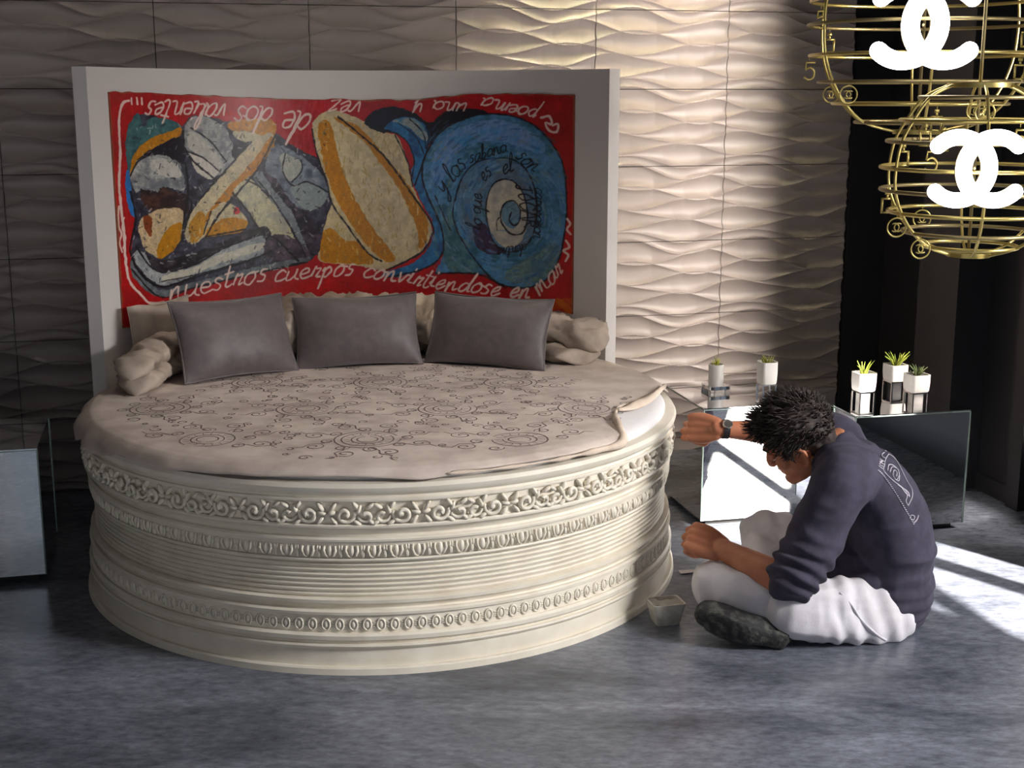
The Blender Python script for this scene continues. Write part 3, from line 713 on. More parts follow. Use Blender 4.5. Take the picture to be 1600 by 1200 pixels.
word('y las', (694, 306), (728, 258), 1.8, IN); word('sabana', (734, 256), (792, 236), 1.8, IN, 1.0); word('son', (803, 246), (832, 270), 1.8, IN); word('el', (786, 275), (803, 268), 1.8, IN)
word('JOGAR', (804, 288), (820, 356), 2.0, IN, .9); word('lo que', (752, 360), (752, 304), 1.6, IN); word('es', (758, 286), (770, 271), 1.7, IN); word('caparazon', (836, 292), (834, 372), 1.6, IN, 1.0); word('dentro', (824, 380), (778, 388), 1.6, IN, 1.0)
stroke([(862, 478), (893, 472)], 14, (205, 90, 20), 0, .8); stroke([(872, 470), (890, 486)], 10, (214, 120, 24), 0, .8)
# edge of bare canvas
# sheet on the curved board
th_l, _ = cyl(168, 143, R_IN); th_r, _ = cyl(899, 148, R_IN)
tp = sorted([cyl(x, y, R_IN) for x, y in ((168, 143), (230, 145), (300, 148), (360, 151), (430, 154), (520, 155), (640, 156), (700, 151), (724, 148), (760, 147), (899, 147))])
bt = sorted([cyl(187, 515, R_IN), cyl(893, 490, R_IN)])
NU, NV = 980, 400
TH_ = np.linspace(th_l, th_r, NU); 
zt = np.interp(TH_, [a for a, b in tp], [b for a, b in tp]) + (vnoise((1, NU), 18, 5)[0] - .5) * .006
zb = np.interp(TH_, [a for a, b in bt], [b for a, b in bt]) + (vnoise((1, NU), 22, 6)[0] - .5) * .008
vv = np.linspace(0, 1, NV)
Zg = zb[:, None] + (zt - zb)[:, None] * vv[None]
Rg = R_IN - 0.006 - 0.0005 * vnoise((NU, NV), 7, 9) - 0.001 * vnoise((NU, NV), 40, 10)
Xg = BC.x + Rg * np.cos(TH_)[:, None]; Yg = BC.y + Rg * np.sin(TH_)[:, None]
Pg = np.stack([Xg.ravel(), Yg.ravel(), Zg.ravel()], 1)
px_, py_ = proj_np(Pg)
fx = np.clip((px_ - PX0) * SSC, 0, shape[1] - 2); fy = np.clip((py_ - PY0) * SSC, 0, shape[0] - 2)
ix = fx.astype(int); iy = fy.astype(int); ax = (fx - ix)[:, None]; ay = (fy - iy)[:, None]
cc = (canvas[iy, ix] * (1 - ax) + canvas[iy, ix + 1] * ax) * (1 - ay) + (canvas[iy + 1, ix] * (1 - ax) + canvas[iy + 1, ix + 1] * ax) * ay
cc = np.clip(cc, 0, 1) ** 1.12
# bare rim of the sheet
ug = np.repeat(np.linspace(0, 1, NU), NV); vg = np.tile(vv, NU)
rim = np.minimum(np.minimum(ug * 2.0, (1 - ug) * 2.0), np.minimum(vg * .83, (1 - vg) * .83)) + (vnoise((NU, NV), 12, 31).ravel() - .5) * .008
kk = np.clip((0.006 - rim) / 0.004, 0, 1)[:, None] * .7
cc = cc * (1 - kk) + c3((150, 104, 62)) * kk
lin = np.where(cc <= .04045, cc / 12.92, ((cc + .055) / 1.055) ** 2.4)
Q = grid_quads(NU, NV)
idx = np.arange(NU * NV).reshape(NU, NV)
loop = np.concatenate([idx[:, 0], idx[-1, 1:], idx[-2::-1, -1], idx[0, -2:0:-1]])
BK_ = Pg[loop].copy(); ang = np.arctan2(BK_[:, 1] - BC.y, BK_[:, 0] - BC.x); BK_[:, 0] = BC.x + (R_IN + .0006) * np.cos(ang); BK_[:, 1] = BC.y + (R_IN + .0006) * np.sin(ang)
m_ = len(loop); k_ = np.arange(m_); k2 = (k_ + 1) % m_
S_ = np.stack([loop[k_], loop[k2], NU * NV + k2, NU * NV + k_], 1)
pm = fast_mesh('painting', np.concatenate([Pg, BK_]), np.concatenate([Q, S_]))
ca = pm.color_attributes.new('paint', 'FLOAT_COLOR', 'POINT')
full = np.ones((NU * NV + m_, 4), np.float32); full[:NU * NV, :3] = lin; full[NU * NV:, :3] = lin[loop]
ca.data.foreach_set('color', full.ravel())
pmat = bpy.data.materials.new('varnished_paint'); pmat.use_nodes = True
nt = pmat.node_tree; at_ = nt.nodes.new('ShaderNodeAttribute'); at_.attribute_name = 'paint'
pb = nt.nodes['Principled BSDF']; nt.links.new(at_.outputs['Color'], pb.inputs['Base Color']); pb.inputs['Roughness'].default_value = 0.34
tcn = nt.nodes.new('ShaderNodeTexCoord'); nn = nt.nodes.new('ShaderNodeTexNoise'); nn.inputs['Scale'].default_value = 70; nn.inputs['Detail'].default_value = 5
nt.links.new(tcn.outputs['Object'], nn.inputs['Vector']); bb = nt.nodes.new('ShaderNodeBump'); bb.inputs['Strength'].default_value = 0.22; bb.inputs['Distance'].default_value = 0.003
nt.links.new(nn.outputs['Fac'], bb.inputs['Height']); nt.links.new(bb.outputs['Normal'], pb.inputs['Normal'])
po = obj('painting', pm, pmat)
tag(po, 'unframed red painting of shells and limbs with handwritten verses on curved headboard', 'painting')

# ------------------------------------------------------------------ bedspread
ZS = 0.596
hem_px = [(1046, 601), (1012, 620), (988, 631), (968, 638), (961, 650), (967, 668), (972, 682), (958, 700), (925, 714), (880, 727), (820, 737), (760, 743), (700, 746)]
hem = [onz(x, y, ZS if x > 940 else ZS - .028 * min(1, (960 - x) / 70)) - BC for x, y in hem_px]
hem = [p * min(1, (.978 if p.y > -.3 else .998) / math.hypot(p.x, p.y)) for p in hem]
hem_th = np.array([math.atan2(p.y, p.x) for p in hem]); hem_r = np.array([math.hypot(p.x, p.y) for p in hem])
o_ = np.argsort(hem_th); hth, hr = hem_th[o_], hem_r[o_]
PR_S = [0.0, 0.90, 0.94, 0.972, 0.995, 1.016, 1.04, 1.08, 1.14]
PR_R = [0.0, 0.90, 0.94, 0.970, 0.990, 1.004, 1.0135, 1.0165, 1.018]
PR_Z = [ZS, ZS, ZS - .001, ZS - .005, ZS - .016, ZS - .032, ZS - .054, ZS - .093, ZS - .152]
def bz(x, y):
    P = np.stack([np.atleast_1d(x), np.atleast_1d(y), np.zeros_like(np.atleast_1d(x))], 1)
    return 0.0022 * pnoise(P, 5.0, 61) + 0.0012 * pnoise(P, 13.0, 62) + 0.0035
NT, NR = 420, 120
Th = np.linspace(-PI, PI, NT, endpoint=False)
se = np.zeros(NT)
for i, t in enumerate(Th):
    d = math.degrees(t)
    drop = 1.006 + 0.005 * math.sin(9 * t + 1) + 0.003 * math.sin(17 * t)
    lf = math.exp(-((((d + 360) % 360) - 205) / 30) ** 2)
    drop += 0.045 * lf + 0.012 * lf * math.sin(22 * t)
    if 20 < d < 175: drop = 1.0
    if hth[0] <= t <= hth[-1]:
        drop = min(drop, float(np.interp(t, hth, hr)))
    se[i] = drop
K_ = np.linspace(0, 1, NR) ** 0.8
Sg = se[:, None] * K_[None]
Rr = np.interp(Sg, PR_S, PR_R); Zr = np.interp(Sg, PR_S, PR_Z)
Xb = Rr * np.cos(Th)[:, None]; Yb = Rr * np.sin(Th)[:, None]
Zb_ = Zr + bz(Xb.ravel(), Yb.ravel()).reshape(Xb.shape)
wav = np.clip((Sg - .985) / .06, 0, 1) * (0.006 * np.sin(26 * Th)[:, None] + 0.004 * np.sin(41 * Th + 1)[:, None]) + np.clip((Sg - .985) / .06, 0, 1) * .004
Xb += wav * np.cos(Th)[:, None]; Yb += wav * np.sin(Th)[:, None]
Pb = np.stack([Xb.ravel(), Yb.ravel(), Zb_.ravel()], 1)
i_ = np.arange(NT)[:, None] * NR + np.arange(NR - 1)[None]; j_ = ((np.arange(NT) + 1) % NT)[:, None] * NR + np.arange(NR - 1)[None]
Qb = np.stack([i_.ravel(), i_.ravel() + 1, j_.ravel() + 1, j_.ravel()], 1)
spread = thing('bedspread', 'beige scroll-patterned bedspread drawn over the round mattress', 'bedspread', BC)
sm_ = fast_mesh('cover', Pb, Qb); co = obj('cover', sm_, M['spread'], spread)
md = co.modifiers.new('t', 'SOLIDIFY'); md.thickness = 0.004; md.offset = -1
# rolled, turned-back edge by the bare mattress
hp = catmull([(p.x, p.y, float(np.interp(math.hypot(p.x, p.y), PR_R, PR_Z)) + 0.005) for p in hem], 5)
rad = [0.004 + 0.010 * math.exp(-((i / len(hp) - .46) / .14) ** 2) + 0.002 * math.sin(i * .9) for i in range(len(hp))]
MB().tube(hp, rad, 10).build('rolled_hem', M['spread_hem'], spread, 179)
fa = [onz(x, y, ZS + .006) - BC for x, y in ((1042, 603), (1010, 618), (985, 630), (966, 641))]; fb = [onz(x, y, ZS) - BC for x, y in ((1043, 606), (1018, 630), (993, 640), (967, 645))]
cl = lambda p, z: Vector((p.x, p.y, 0)) * min(1, .985 / math.hypot(p.x, p.y)) + Vector((0, 0, z))
c_ = catmull([cl(q_, ZS + .009) for q_ in fa], 5); d_ = catmull([cl(q_, ZS + .003 + .003 * (k_ % 2)) for k_, q_ in enumerate(fb)], 5); e_ = [(u + v) / 2 + Vector((0, 0, .008 + .004 * math.sin(i * .9))) for i, (u, v) in enumerate(zip(c_, d_))]
fm = MB(); n_ = len(c_); fm.add([*c_, *e_, *d_], [(r * n_ + i, r * n_ + i + 1, (r + 1) * n_ + i + 1, (r + 1) * n_ + i) for r in (0, 1) for i in range(n_ - 1)])
fo = fm.build('turned_flap', M['spread_hem'], spread, 179); md = fo.modifiers.new('t', 'SOLIDIFY'); md.thickness = 0.003
# printed scrollwork: fine ribbons lying in the cloth surface
pr_ = MB()
def ribbon(pts, w):
    P = [Vector((a, b)) for a, b in pts]; L_ = []; 
    for i in range(len(P)):
        if P[i].length > 0.915: return
        t = (P[min(i + 1, len(P) - 1)] - P[max(i - 1, 0)]); t = t.normalized() if t.length > 0 else Vector((1, 0)); nrm = Vector((-t.y, t.x)) * w * .5 * (0.55 + 0.45 * math.sin(PI * i / (len(P) - 1)))
        L_ += [P[i] + nrm, P[i] - nrm]
    x = np.array([p.x for p in L_]); y = np.array([p.y for p in L_]); z = ZS + bz(x, y) + .0009
    pr_.add([(a, b, c) for a, b, c in zip(x, y, z)], [(2 * i, 2 * i + 1, 2 * i + 3, 2 * i + 2) for i in range(len(P) - 1)])
def spiral(cx, cy, r0, r1, a0, turns, w=.005, sq=1.0):
    n = int(14 * abs(turns)) + 8
    ribbon([(cx + (r0 + (r1 - r0) * i / n) * math.cos(a0 + 2 * PI * turns * i / n), cy + sq * (r0 + (r1 - r0) * i / n) * math.sin(a0 + 2 * PI * turns * i / n)) for i in range(n + 1)], w)
q = random.Random(5)
def medallion(cx, cy, s):
    for rr in (.030, .046, .075, .095): spiral(cx, cy, rr * s, rr * s * 1.04, q.uniform(0, 6), .93, .005)
    for k in range(8):
        a = k * PI / 4 + .2
        spiral(cx + .115 * s * math.cos(a), cy + .115 * s * math.sin(a), .004, .024 * s, a, 1.4 * (1 if k % 2 else -1), .005)
        spiral(cx + .165 * s * math.cos(a + .3), cy + .165 * s * math.sin(a + .3), .004, .030 * s, a + 2, 1.3 * (-1 if k % 2 else 1), .005)
        ribbon([(cx + r * s * math.cos(a + b), cy + r * s * math.sin(a + b)) for r, b in ((.10, 0), (.135, .16), (.17, .12), (.20, .26), (.225, .2))], .005)
    for k in range(16):
        a = k * PI / 8; ribbon([(cx + r * s * math.cos(a + b), cy + r * s * math.sin(a + b)) for r, b in ((.05, 0), (.058, .06), (.07, 0))], .003)
    for k in range(14):
        a = q.uniform(0, 6.28); d = q.uniform(.19, .27) * s
        spiral(cx + d * math.cos(a), cy + d * math.sin(a), .003, q.uniform(.012, .024), q.uniform(0, 6), q.choice((-1, 1)) * q.uniform(.8, 1.4), .005)
for iy in range(-2, 2):
    for ix in range(-2, 3):
        cx = ix * .46 + (.23 if iy % 2 else 0); cy = iy * .40 + .12
        if math.hypot(cx, cy) < .86: medallion(cx + q.uniform(-.02, .02), cy, q.uniform(.9, 1.1))
po_ = pr_.build('scroll_print', M['print'], spread); po_['kind'] = 'stuff'
ZT = ZS + 0.003

# ------------------------------------------------------------------ pillows
def pillow_mesh(w, h, t, seed, nu=34, nv=26):
    V = []; idx = {}
    us = [-math.cos(PI * i / (nu - 1)) for i in range(nu)]; vs_ = [-math.cos(PI * j / (nv - 1)) for j in range(nv)]
    mb = MB()
    def P(u, v, sd):
        x = u * w / 2 * (1 - .055 * (1 - v * v) * u * u) ; z = v * h / 2 * (1 - .085 * (1 - u * u) * v * v)
        th = t / 2 * (max(0, 1 - abs(u) ** 2.4) ** .62) * (max(0, 1 - abs(v) ** 2.4) ** .62)
        return (x, sd * th, z)
    for sd in (-1, 1):
        for i in range(nu):
            for j in range(nv):
                if sd == 1 and (i in (0, nu - 1) or j in (0, nv - 1)): idx[(sd, i, j)] = idx[(-1, i, j)]; continue
                idx[(sd, i, j)] = len(V); V.append(P(us[i], vs_[j], sd))
    Fs = []
    for sd in (-1, 1):
        for i in range(nu - 1):
            for j in range(nv - 1):
                f = (idx[(sd, i, j)], idx[(sd, i + 1, j)], idx[(sd, i + 1, j + 1)], idx[(sd, i, j + 1)])
                Fs.append(f if sd == -1 else f[::-1])
    A = np.array(V); n = pnoise(A, (14, 6, 9), seed) * .006 + pnoise(A, (40, 10, 8), seed + 1) * .0022
    A[:, 1] += n * np.clip(np.abs(A[:, 1]) / (t * .25), 0, 1)
    A[:, 2] += pnoise(A, (9, 3, 3), seed + 2) * .008 * np.clip(A[:, 2] / h + .5, 0, 1); A[:, 2] += h / 2
    return MB().add([tuple(p) for p in A], Fs).mesh('pillow', 179)
def pillow(name, label, w, h, t, base, rz, lean, seed, m, roll=0.0, group=None):
    e = thing(name, label, 'pillow', base, 0, group); e.rotation_mode = 'QUATERNION'
    e.rotation_quaternion = (Matrix.Rotation(rz, 3, 'Z') @ Matrix.Rotation(-lean, 3, 'X') @ Matrix.Rotation(roll, 3, 'Y')).to_quaternion()
    me = pillow_mesh(w, h, t, seed); case = obj('case', me, m, e)
    P = [(s1 * w / 2 * (1 - .055 * (1 - v * v)), 0, h / 2 + v * h / 2 * 1.0) for s1, v in [(-1, -1 + 2 * i / 12) for i in range(13)]]
    P += [(u * w / 2, 0, h / 2 + h / 2 * (1 - .085 * (1 - u * u))) for u in [-1 + 2 * i / 16 for i in range(1, 17)]]
    P += [(w / 2 * (1 - .055 * (1 - v * v)), 0, h / 2 + v * h / 2) for v in [1 - 2 * i / 12 for i in range(1, 13)]]
    P += [(u * w / 2, 0, h / 2 - h / 2 * (1 - .085 * (1 - u * u))) for u in [1 - 2 * i / 16 for i in range(1, 16)]]
    MB().tube(P, .0035, 6, closed=True).build('piping', m, case, 179)
    return e
def pil_at(pl, prt):
    a = onz(*pl, ZT); b = onz(*prt, ZT); c = (a + b) / 2; return c, math.atan2(b.y - a.y, b.x - a.x), (b - a).length
for (pl, prt, h, lab, sd, lean, roll) in (((294, 603), (462, 579), .30, 'grey satin pillow in front of the tumbled beige pillow', 71, .42, .02),
                          ((468, 577), (655, 571), .275, 'grey satin pillow between two other grey pillows below the cream shell', 72, .40, -.03),
                          ((667, 568), (846, 580), .275, 'grey satin pillow beneath the painted blue snail shell', 73, .40, .02)):
    c, rz, L_ = pil_at(pl, prt)
    pillow('grey_pillow', lab, L_ * 1.05, h, .13, (c.x, c.y, ZT + .003), rz, lean, sd, M['pillow'], roll, 'grey satin pillows on the bed')

# ------------------------------------------------------------------ tumbled beige bedding along the headboard
quilt = thing('tumbled_quilt', 'crumpled beige quilt bunched along the headboard behind the grey pillows', 'quilt', (BC.x, BC.y, ZT))
def mound(name, d0, d1, rc, hfun, w0, seed, amp, zb=0.0, tilt=0.0):
    th0, th1 = math.radians(d0), math.radians(d1); n, k = max(40, int(abs(d1 - d0) * 1.3)), 40; V = []
    for i in range(n):
        f = i / (n - 1); th = th0 + (th1 - th0) * f; h = hfun(f); e = (min(1, f / .14) * (2 - min(1, f / .14))) ** .5 * (min(1, (1 - f) / .14) * (2 - min(1, (1 - f) / .14))) ** .5
        for j in range(k):
            a = 2 * PI * j / k
            rr = rc + tilt * math.sin(6 * f) + w0 * (.4 + .6 * e) * e ** .5 * math.cos(a) * (1 + .12 * math.sin(a)); z = zb + h / 2 * e + h / 2 * e * math.sin(a)
            V.append((rr * math.cos(th), rr * math.sin(th), z))
    A = np.array(V); idx = np.arange(n * k).reshape(n, k)
    Q = np.stack([idx[:-1, :].ravel(), np.roll(idx, -1, 1)[:-1, :].ravel(), np.roll(idx, -1, 1)[1:, :].ravel(), idx[1:, :].ravel()], 1)
    me = fast_mesh(name, A, Q); N_ = normals_np(me)
    aa = np.arctan2(A[:, 1], A[:, 0]); aa = np.where(aa < -1, aa + 2 * PI, aa); ra = np.hypot(A[:, 0], A[:, 1])
    ctr = np.stack([np.cos(aa) * rc, np.sin(aa) * rc, np.full(len(A), zb + hfun(.5) / 2)], 1)
    N_ *= np.sign(np.sum(N_ * (A - ctr), 1).mean())
    B_ = np.stack([aa * .9, ra + aa * .5, A[:, 2] - aa * .35], 1)
    d = (.6 - np.abs(pnoise(B_, (7, 9, 16), seed)) * 2) * amp + (.6 - np.abs(pnoise(B_, (13, 20, 44), seed + 1)) * 2) * amp * .75 + pnoise(B_, (40, 30, 50), seed + 2) * amp * .1
    ff = np.repeat(np.linspace(0, 1, n), k); d *= np.clip(np.minimum(ff, 1 - ff) / .12, 0, 1)
    A = A + N_ * d[:, None]; A[:, 2] = np.maximum(A[:, 2], 0.0)
    rad = np.hypot(A[:, 0], A[:, 1]); s = np.minimum(1, (R_IN - .012) / rad); A[:, 0] *= s; A[:, 1] *= s
    set_verts(me, A)
    return obj(name, me, M['quilt'], quilt)
mound('bunched_roll', 142, 44, .765, lambda f: .23 - .05 * f, .215, 81, .026)
mound('front_fold', 187, 147, .832, lambda f: .088, .072, 84, .010)
mound('upper_fold', 189, 146, .842, lambda f: .065 + .045 * f, .066, 87, .011, .060 , -.004)
mound('end_fold', 60, 31, .84, lambda f: .065, .11, 90, .010)
mound('end_crumple', 64, 31, .90, lambda f: .105, .085, 93, .022, .045)
th_b = math.radians(155); c = BC + Vector((.935 * math.cos(th_b), .935 * math.sin(th_b), 0))
pillow('beige_pillow', 'beige patterned pillow propped up against the headboard left end', .34, .25, .07, (c.x, c.y, ZT), th_b - PI / 2, .08, 91, M['quilt'], 0.0)

# ================================================================== MIRRORED CUBE TABLES
CS, CT = 0.46, 0.46
def cube_table(label, corner, rz):
    t = thing('mirrored_cube_table', label, 'side table', (corner[0], corner[1], 0), rz, 'mirrored cube tables')
    MB().box((CS / 2, CS / 2, .0125), (CS - .06, CS - .06, .025)).build('plinth', M['plinth'], t)
    e = .006; z0, z1 = .025, CT - e
    h = (z1 - z0)
    for c, d in (((CS / 2, e / 2, z0 + h / 2), (CS, e, h)), ((CS / 2, CS - e / 2, z0 + h / 2), (CS, e, h)),
                 ((e / 2, CS / 2, z0 + h / 2), (e, CS - 2 * e, h)), ((CS - e / 2, CS / 2, z0 + h / 2), (e, CS - 2 * e, h)), ((CS / 2, CS / 2, CT - e / 2), (CS, CS, e))):
        MB().box(c, d).build('mirror_panel', M['mirror'], t)
    for x, y in ((0, 0), (CS, 0), (0, CS), (CS, CS)):
        MB().box((x, y, z0 + h / 2), (.005, .005, h)).build('edge_bead', M['mirror_edge'], t)
    MB().box((CS / 2, -.0005, CT - e), (CS, .003, .003)).build('edge_bead', M['mirror_edge'], t)
    MB().box((-.0005, CS / 2, CT - e), (.003, CS, .003)).build('edge_bead', M['mirror_edge'], t)
    return t
RZ1 = math.radians(13)
cube_table('mirrored cube table holding two slender frosted plant cups beside the bed', (0.711, 4.84), RZ1)
cube_table('mirrored cube table holding three square white plant pots', (1.243, 4.722), RZ1)
c3p = Vector((-1.562, 4.272, 0)) - Vector((TX, TY, 0)) * CS
cube_table('mirrored cube table standing empty on the dark side of the bed', c3p, YAW)

# ------------------------------------------------------------------ potted succulents
def rounded_square(w, r, n=5):
    P = []
    for cx, cy, a0 in ((1, 1, 0), (-1, 1, PI / 2), (-1, -1, PI), (1, -1, 1.5 * PI)):
        for i in range(n + 1):
            a = a0 + PI / 2 * i / n; P.append((cx * (w / 2 - r) + r * math.cos(a), cy * (w / 2 - r) + r * math.sin(a)))
    return P
def loft(mb, sections):
    n = len(sections[0]); V = [p for s in sections for p in s]; Fs = []
    for i in range(len(sections) - 1):
        for k in range(n):
            Fs.append((i * n + k, i * n + (k + 1) % n, (i + 1) * n + (k + 1) % n, (i + 1) * n + k))
    Fs.append(tuple(reversed(range(n)))); Fs.append(tuple((len(sections) - 1) * n + k for k in range(n)))
    return mb.add(V, Fs)
def leaves(parent, z, n, h, spread, m, seed, wid=.004):
    r = random.Random(seed)
    for i in range(n):
        a = r.uniform(0, 2 * PI); l = h * r.uniform(.6, 1.1); o = spread * r.uniform(.25, 1.0); b = r.uniform(0, .012)
        P = [(b * math.cos(a), b * math.sin(a), z), ((b + o * .4) * math.cos(a), (b + o * .4) * math.sin(a), z + l * .55), ((b + o) * math.cos(a + .2), (b + o) * math.sin(a + .2), z + l)]
        MB().tube(catmull(P, 3), [wid * .8, wid, wid * 1.05, wid, wid * .8, wid * .5, .0006], 5, flat=.5).build('leaf', m, parent, 179)
def plant(label, px, kind, w, hc, hs, leafm, n, lh, spread, seed):
    p = onz(px[0], px[1], CT)
    t = thing('potted_succulent', label, 'potted plant', (p.x, p.y, CT), RZ1 + .05, 'small potted succulents')
    if kind == 'block':
        for z, c in ((0, M['crystal']), (hs * .52, M['chrome'])):
            mb = MB(); q_ = rounded_square(w * 1.45, .006); loft(mb, [[(x, y, z) for x, y in q_], [(x, y, z + hs * .48) for x, y in q_]]); mb.build('stand_block', c, t, 40)
        cup = MB(); 
        cup.lathe([(0.0, hs), (w * .46, hs), (w * .5, hs + .006), (w * .5, hs + hc), (w * .44, hs + hc), (w * .43, hs + hc * .75), (0, hs + hc * .75)], 28); cup_o = cup.build('cup', M['frost'], t, 40)
    else:
        lw = w * .40
        for sx in (-1, 1):
            for sy in (-1, 1):
                MB().box((sx * lw, sy * lw, hs / 2), (.005, .005, hs)).build('stand_leg', M['chrome'], t)
        mb = MB()
        for sx in (-1, 1):
            mb.box((sx * lw, 0, hs - .003), (.005, lw * 2, .005)); mb.box((0, sx * lw, hs - .003), (lw * 2, .005, .005))
        mb.build('stand_rail', M['chrome'], t)
        if kind != 'tall':
            q_ = rounded_square(w * .55, .004); mb = MB(); loft(mb, [[(x, y, 0) for x, y in q_], [(x, y, hs - .005) for x, y in q_]])
            mb.build('candle_well', M['frost'] if kind == 'glass' else M['strap'], t, 40)
        cup = MB(); rs = .012
        secs = [(w * .86, 0), (w * .94, .005), (w, hc * .5), (w, hc), (w * .88, hc), (w * .86, hc * .8)]
        loft(cup, [[(x, y, hs + z) for x, y in rounded_square(ww, rs * ww / w)] for ww, z in secs]); cup_o = cup.build('pot', M['frost'] if kind == 'tall' else M['ceramic'], t, 40)
    MB().lathe([(0, hs + hc * .86), (w * .42, hs + hc * .84)], 16).build('soil', M['soil'], cup_o)
    leaves(t, hs + hc * .82, n, lh, spread, leafm, seed)
    return t
plant('round frosted cup of sparse pale succulent on a clear square block', (1118, 611), 'block', .060, .082, .026, M['leaf1'], 12, .040, .020, 1)
plant('tall frosted cup of succulent raised on thin chrome legs', (1197, 616), 'tall', .066, .086, .044, M['leaf1'], 13, .038, .020, 2)
plant('square white pot of upright yellow-green succulent on glass-filled chrome stand', (1348, 628), 'glass', .074, .070, .045, M['leaf2'], 15, .056, .030, 3)
plant('square white pot with the fullest bright succulent on a dark stand', (1397, 611), 'dark', .076, .064, .044, M['leaf2'], 26, .058, .048, 4)
plant('square white pot of dull grey-green spreading succulent on chrome stand', (1430, 629), 'glass', .078, .066, .045, M['leaf3'], 26, .040, .042, 5)

# ================================================================== CAGE CHANDELIERS WITH LIT MONOGRAMS
def ddepth(p): return (Vector(p) - CAMP).dot(FWV)
def chandelier(label, cx, Y, rings, discs, cc_px, cc_scale, charms, top_z, nrib, tilt=0.0):
    """rings: (row px, radius px)"""
    c0 = at(cx, rings[len(rings) // 2][0], Y)
    t = thing('cage_chandelier', label, 'chandelier', (c0.x, c0.y, 0.0))
    R = []
    for y, rp in rings:
        p = at(cx, y, Y); R.append((rp * ddepth(p) / F_PX, p.z))
    RO = []
    for k, (r, z) in enumerate(R):
        RO.append(MB().ring((0, 0, z), r, .0062, 72, 8, flat=1.0).build('ring', M['brass'] if k % 2 else M['brass_dull'], t, 179))
    D = []
    for y, rp in discs:
        p = at(cx, y, Y); r = rp * ddepth(p) / F_PX; D.append((r, p.z))
        MB().lathe([(0, p.z - .007), (r, p.z - .007), (r, p.z + .007), (0, p.z + .007)], 40).build('end_disc', M['brass'], t, 40)
    prof = sorted(D + R, key=lambda a: a[1])
    for i in range(nrib):
        a = 2 * PI * (i + .31) / nrib
        P = catmull([((r + .001) * math.cos(a), (r + .001) * math.sin(a), z) for r, z in prof], 4)
        MB().tube(P, .005, 6).build('rib', M['brass'], t, 179)
    zmin, zmax = prof[0][1], prof[-1][1]
    MB().tube([(0, 0, zmin), (0, 0, top_z)], .0055, 8).build('rod', M['brass_dull'], t, 179)
    MB().lathe([(0, top_z - .03), (.05, top_z - .03), (.055, top_z), (0, top_z)], 32).build('canopy', M['brass'], t, 40)
    # monogram: two interlocked letters C, back to back
    pc = at(cx + cc_px[0], cc_px[1], Y - max(r for r, z in R) - .02); k = ddepth(pc) / F_PX * cc_scale; pc = pc - Vector((c0.x, c0.y, 0))
    for sg in (-1, 1):
        P = []
        for i in range(41):
            a = math.radians(46 + (360 - 92) * i / 40); P.append(pc + Vector((sg * (28 + 49 * math.cos(a)) * k, -.004 * sg, 49 * math.sin(a) * k)))
        mb = MB(); mb.tube(P, 12.4 * k, 12)
        for e_ in (P[0], P[-1]): mb.ball(e_, 12.4 * k, 12, 8)
        lo = mb.build('lit_letter', M['glow'], t, 179)
        if sg > 0: MB().tube([pc + Vector((0, 10 * k, 0)), Vector((0, 0, pc.z))], .004, 6).build('letter_arm', M['brass_dull'], t, 179)
        MB().tube([p + Vector((0, 13 * k, 0)) for p in P], 10.5 * k, 8).build('letter_back', M['brass_dull'], lo, 179)
    for kind, ri, xpx, front in charms:
        r, z = R[ri]; u = max(-.98, min(.98, (xpx - cx) / rings[ri][1])); x = r * u; y = (-1 if front else 1) * r * math.sqrt(1 - u * u)
        s = .030; mb = MB(); o = Vector((x, y, z - .008)); m = M['brass']
        V_ = lambda a, b: o + Vector((a * s, 0, b * s))
        mb.tube([o + Vector((0, 0, .008)), o + Vector((0, 0, -.008))], .0012, 5)
        if kind == 'five':
            mb.tube([V_(.7, -.5), V_(-.35, -.5), V_(-.4, -1.3)], .0035, 6); mb.tube(catmull([V_(-.4, -1.35), V_(.15, -1.1), V_(.62, -1.55), V_(.5, -2.2), V_(0, -2.45), V_(-.55, -2.15)], 4), .0035, 6)
        elif kind == 'bottle':
            for (a, b, w_, h_) in ((0, -.45, .5, .35), (0, -.8, .22, .4), (0, -1.05, 1.25, .2), (0, -2.5, 1.25, .2), (-.53, -1.8, .22, 1.4), (.53, -1.8, .22, 1.4)):
                mb.box(V_(a, b), (w_ * s, .004, h_ * s))
        else:
            P = [V_(.95 * math.cos(2 * PI * i / 24), -1.15 + .95 * math.sin(2 * PI * i / 24)) for i in range(24)]
            mb.tube(P, .0025, 6, closed=True)
            for sg in (-1, 1):
                mb.tube([V_(sg * (.18 + .42 * math.cos(math.radians(50 + 26 * i))), -1.15 + .42 * math.sin(math.radians(50 + 26 * i))) for i in range(11)], .0022, 5)
        mb.build({'five': 'numeral_charm', 'bottle': 'bottle_charm', 'coin': 'coin_charm'}[kind], m, RO[ri], 179)
    return t
chandelier('wide brass cage chandelier with lit white monogram and charms', 1444, 4.72,
           [(-110, 100), (-75, 140), (-38, 165), (0, 175), (38, 177), (86, 172), (128, 156), (162, 132), (191, 96)], [(-130, 40), (206, 38)], (2, 38), 1.14,
           [('five', 3, 1580, True), ('bottle', 4, 1555, True), ('bottle', 5, 1548, True), ('coin', 6, 1312, True), ('bottle', 4, 1328, False), ('five', 5, 1276, False), ('coin', 6, 1330, False),
            ('five', 3, 1305, False), ('bottle', 7, 1432, True)], Z_C, 6)
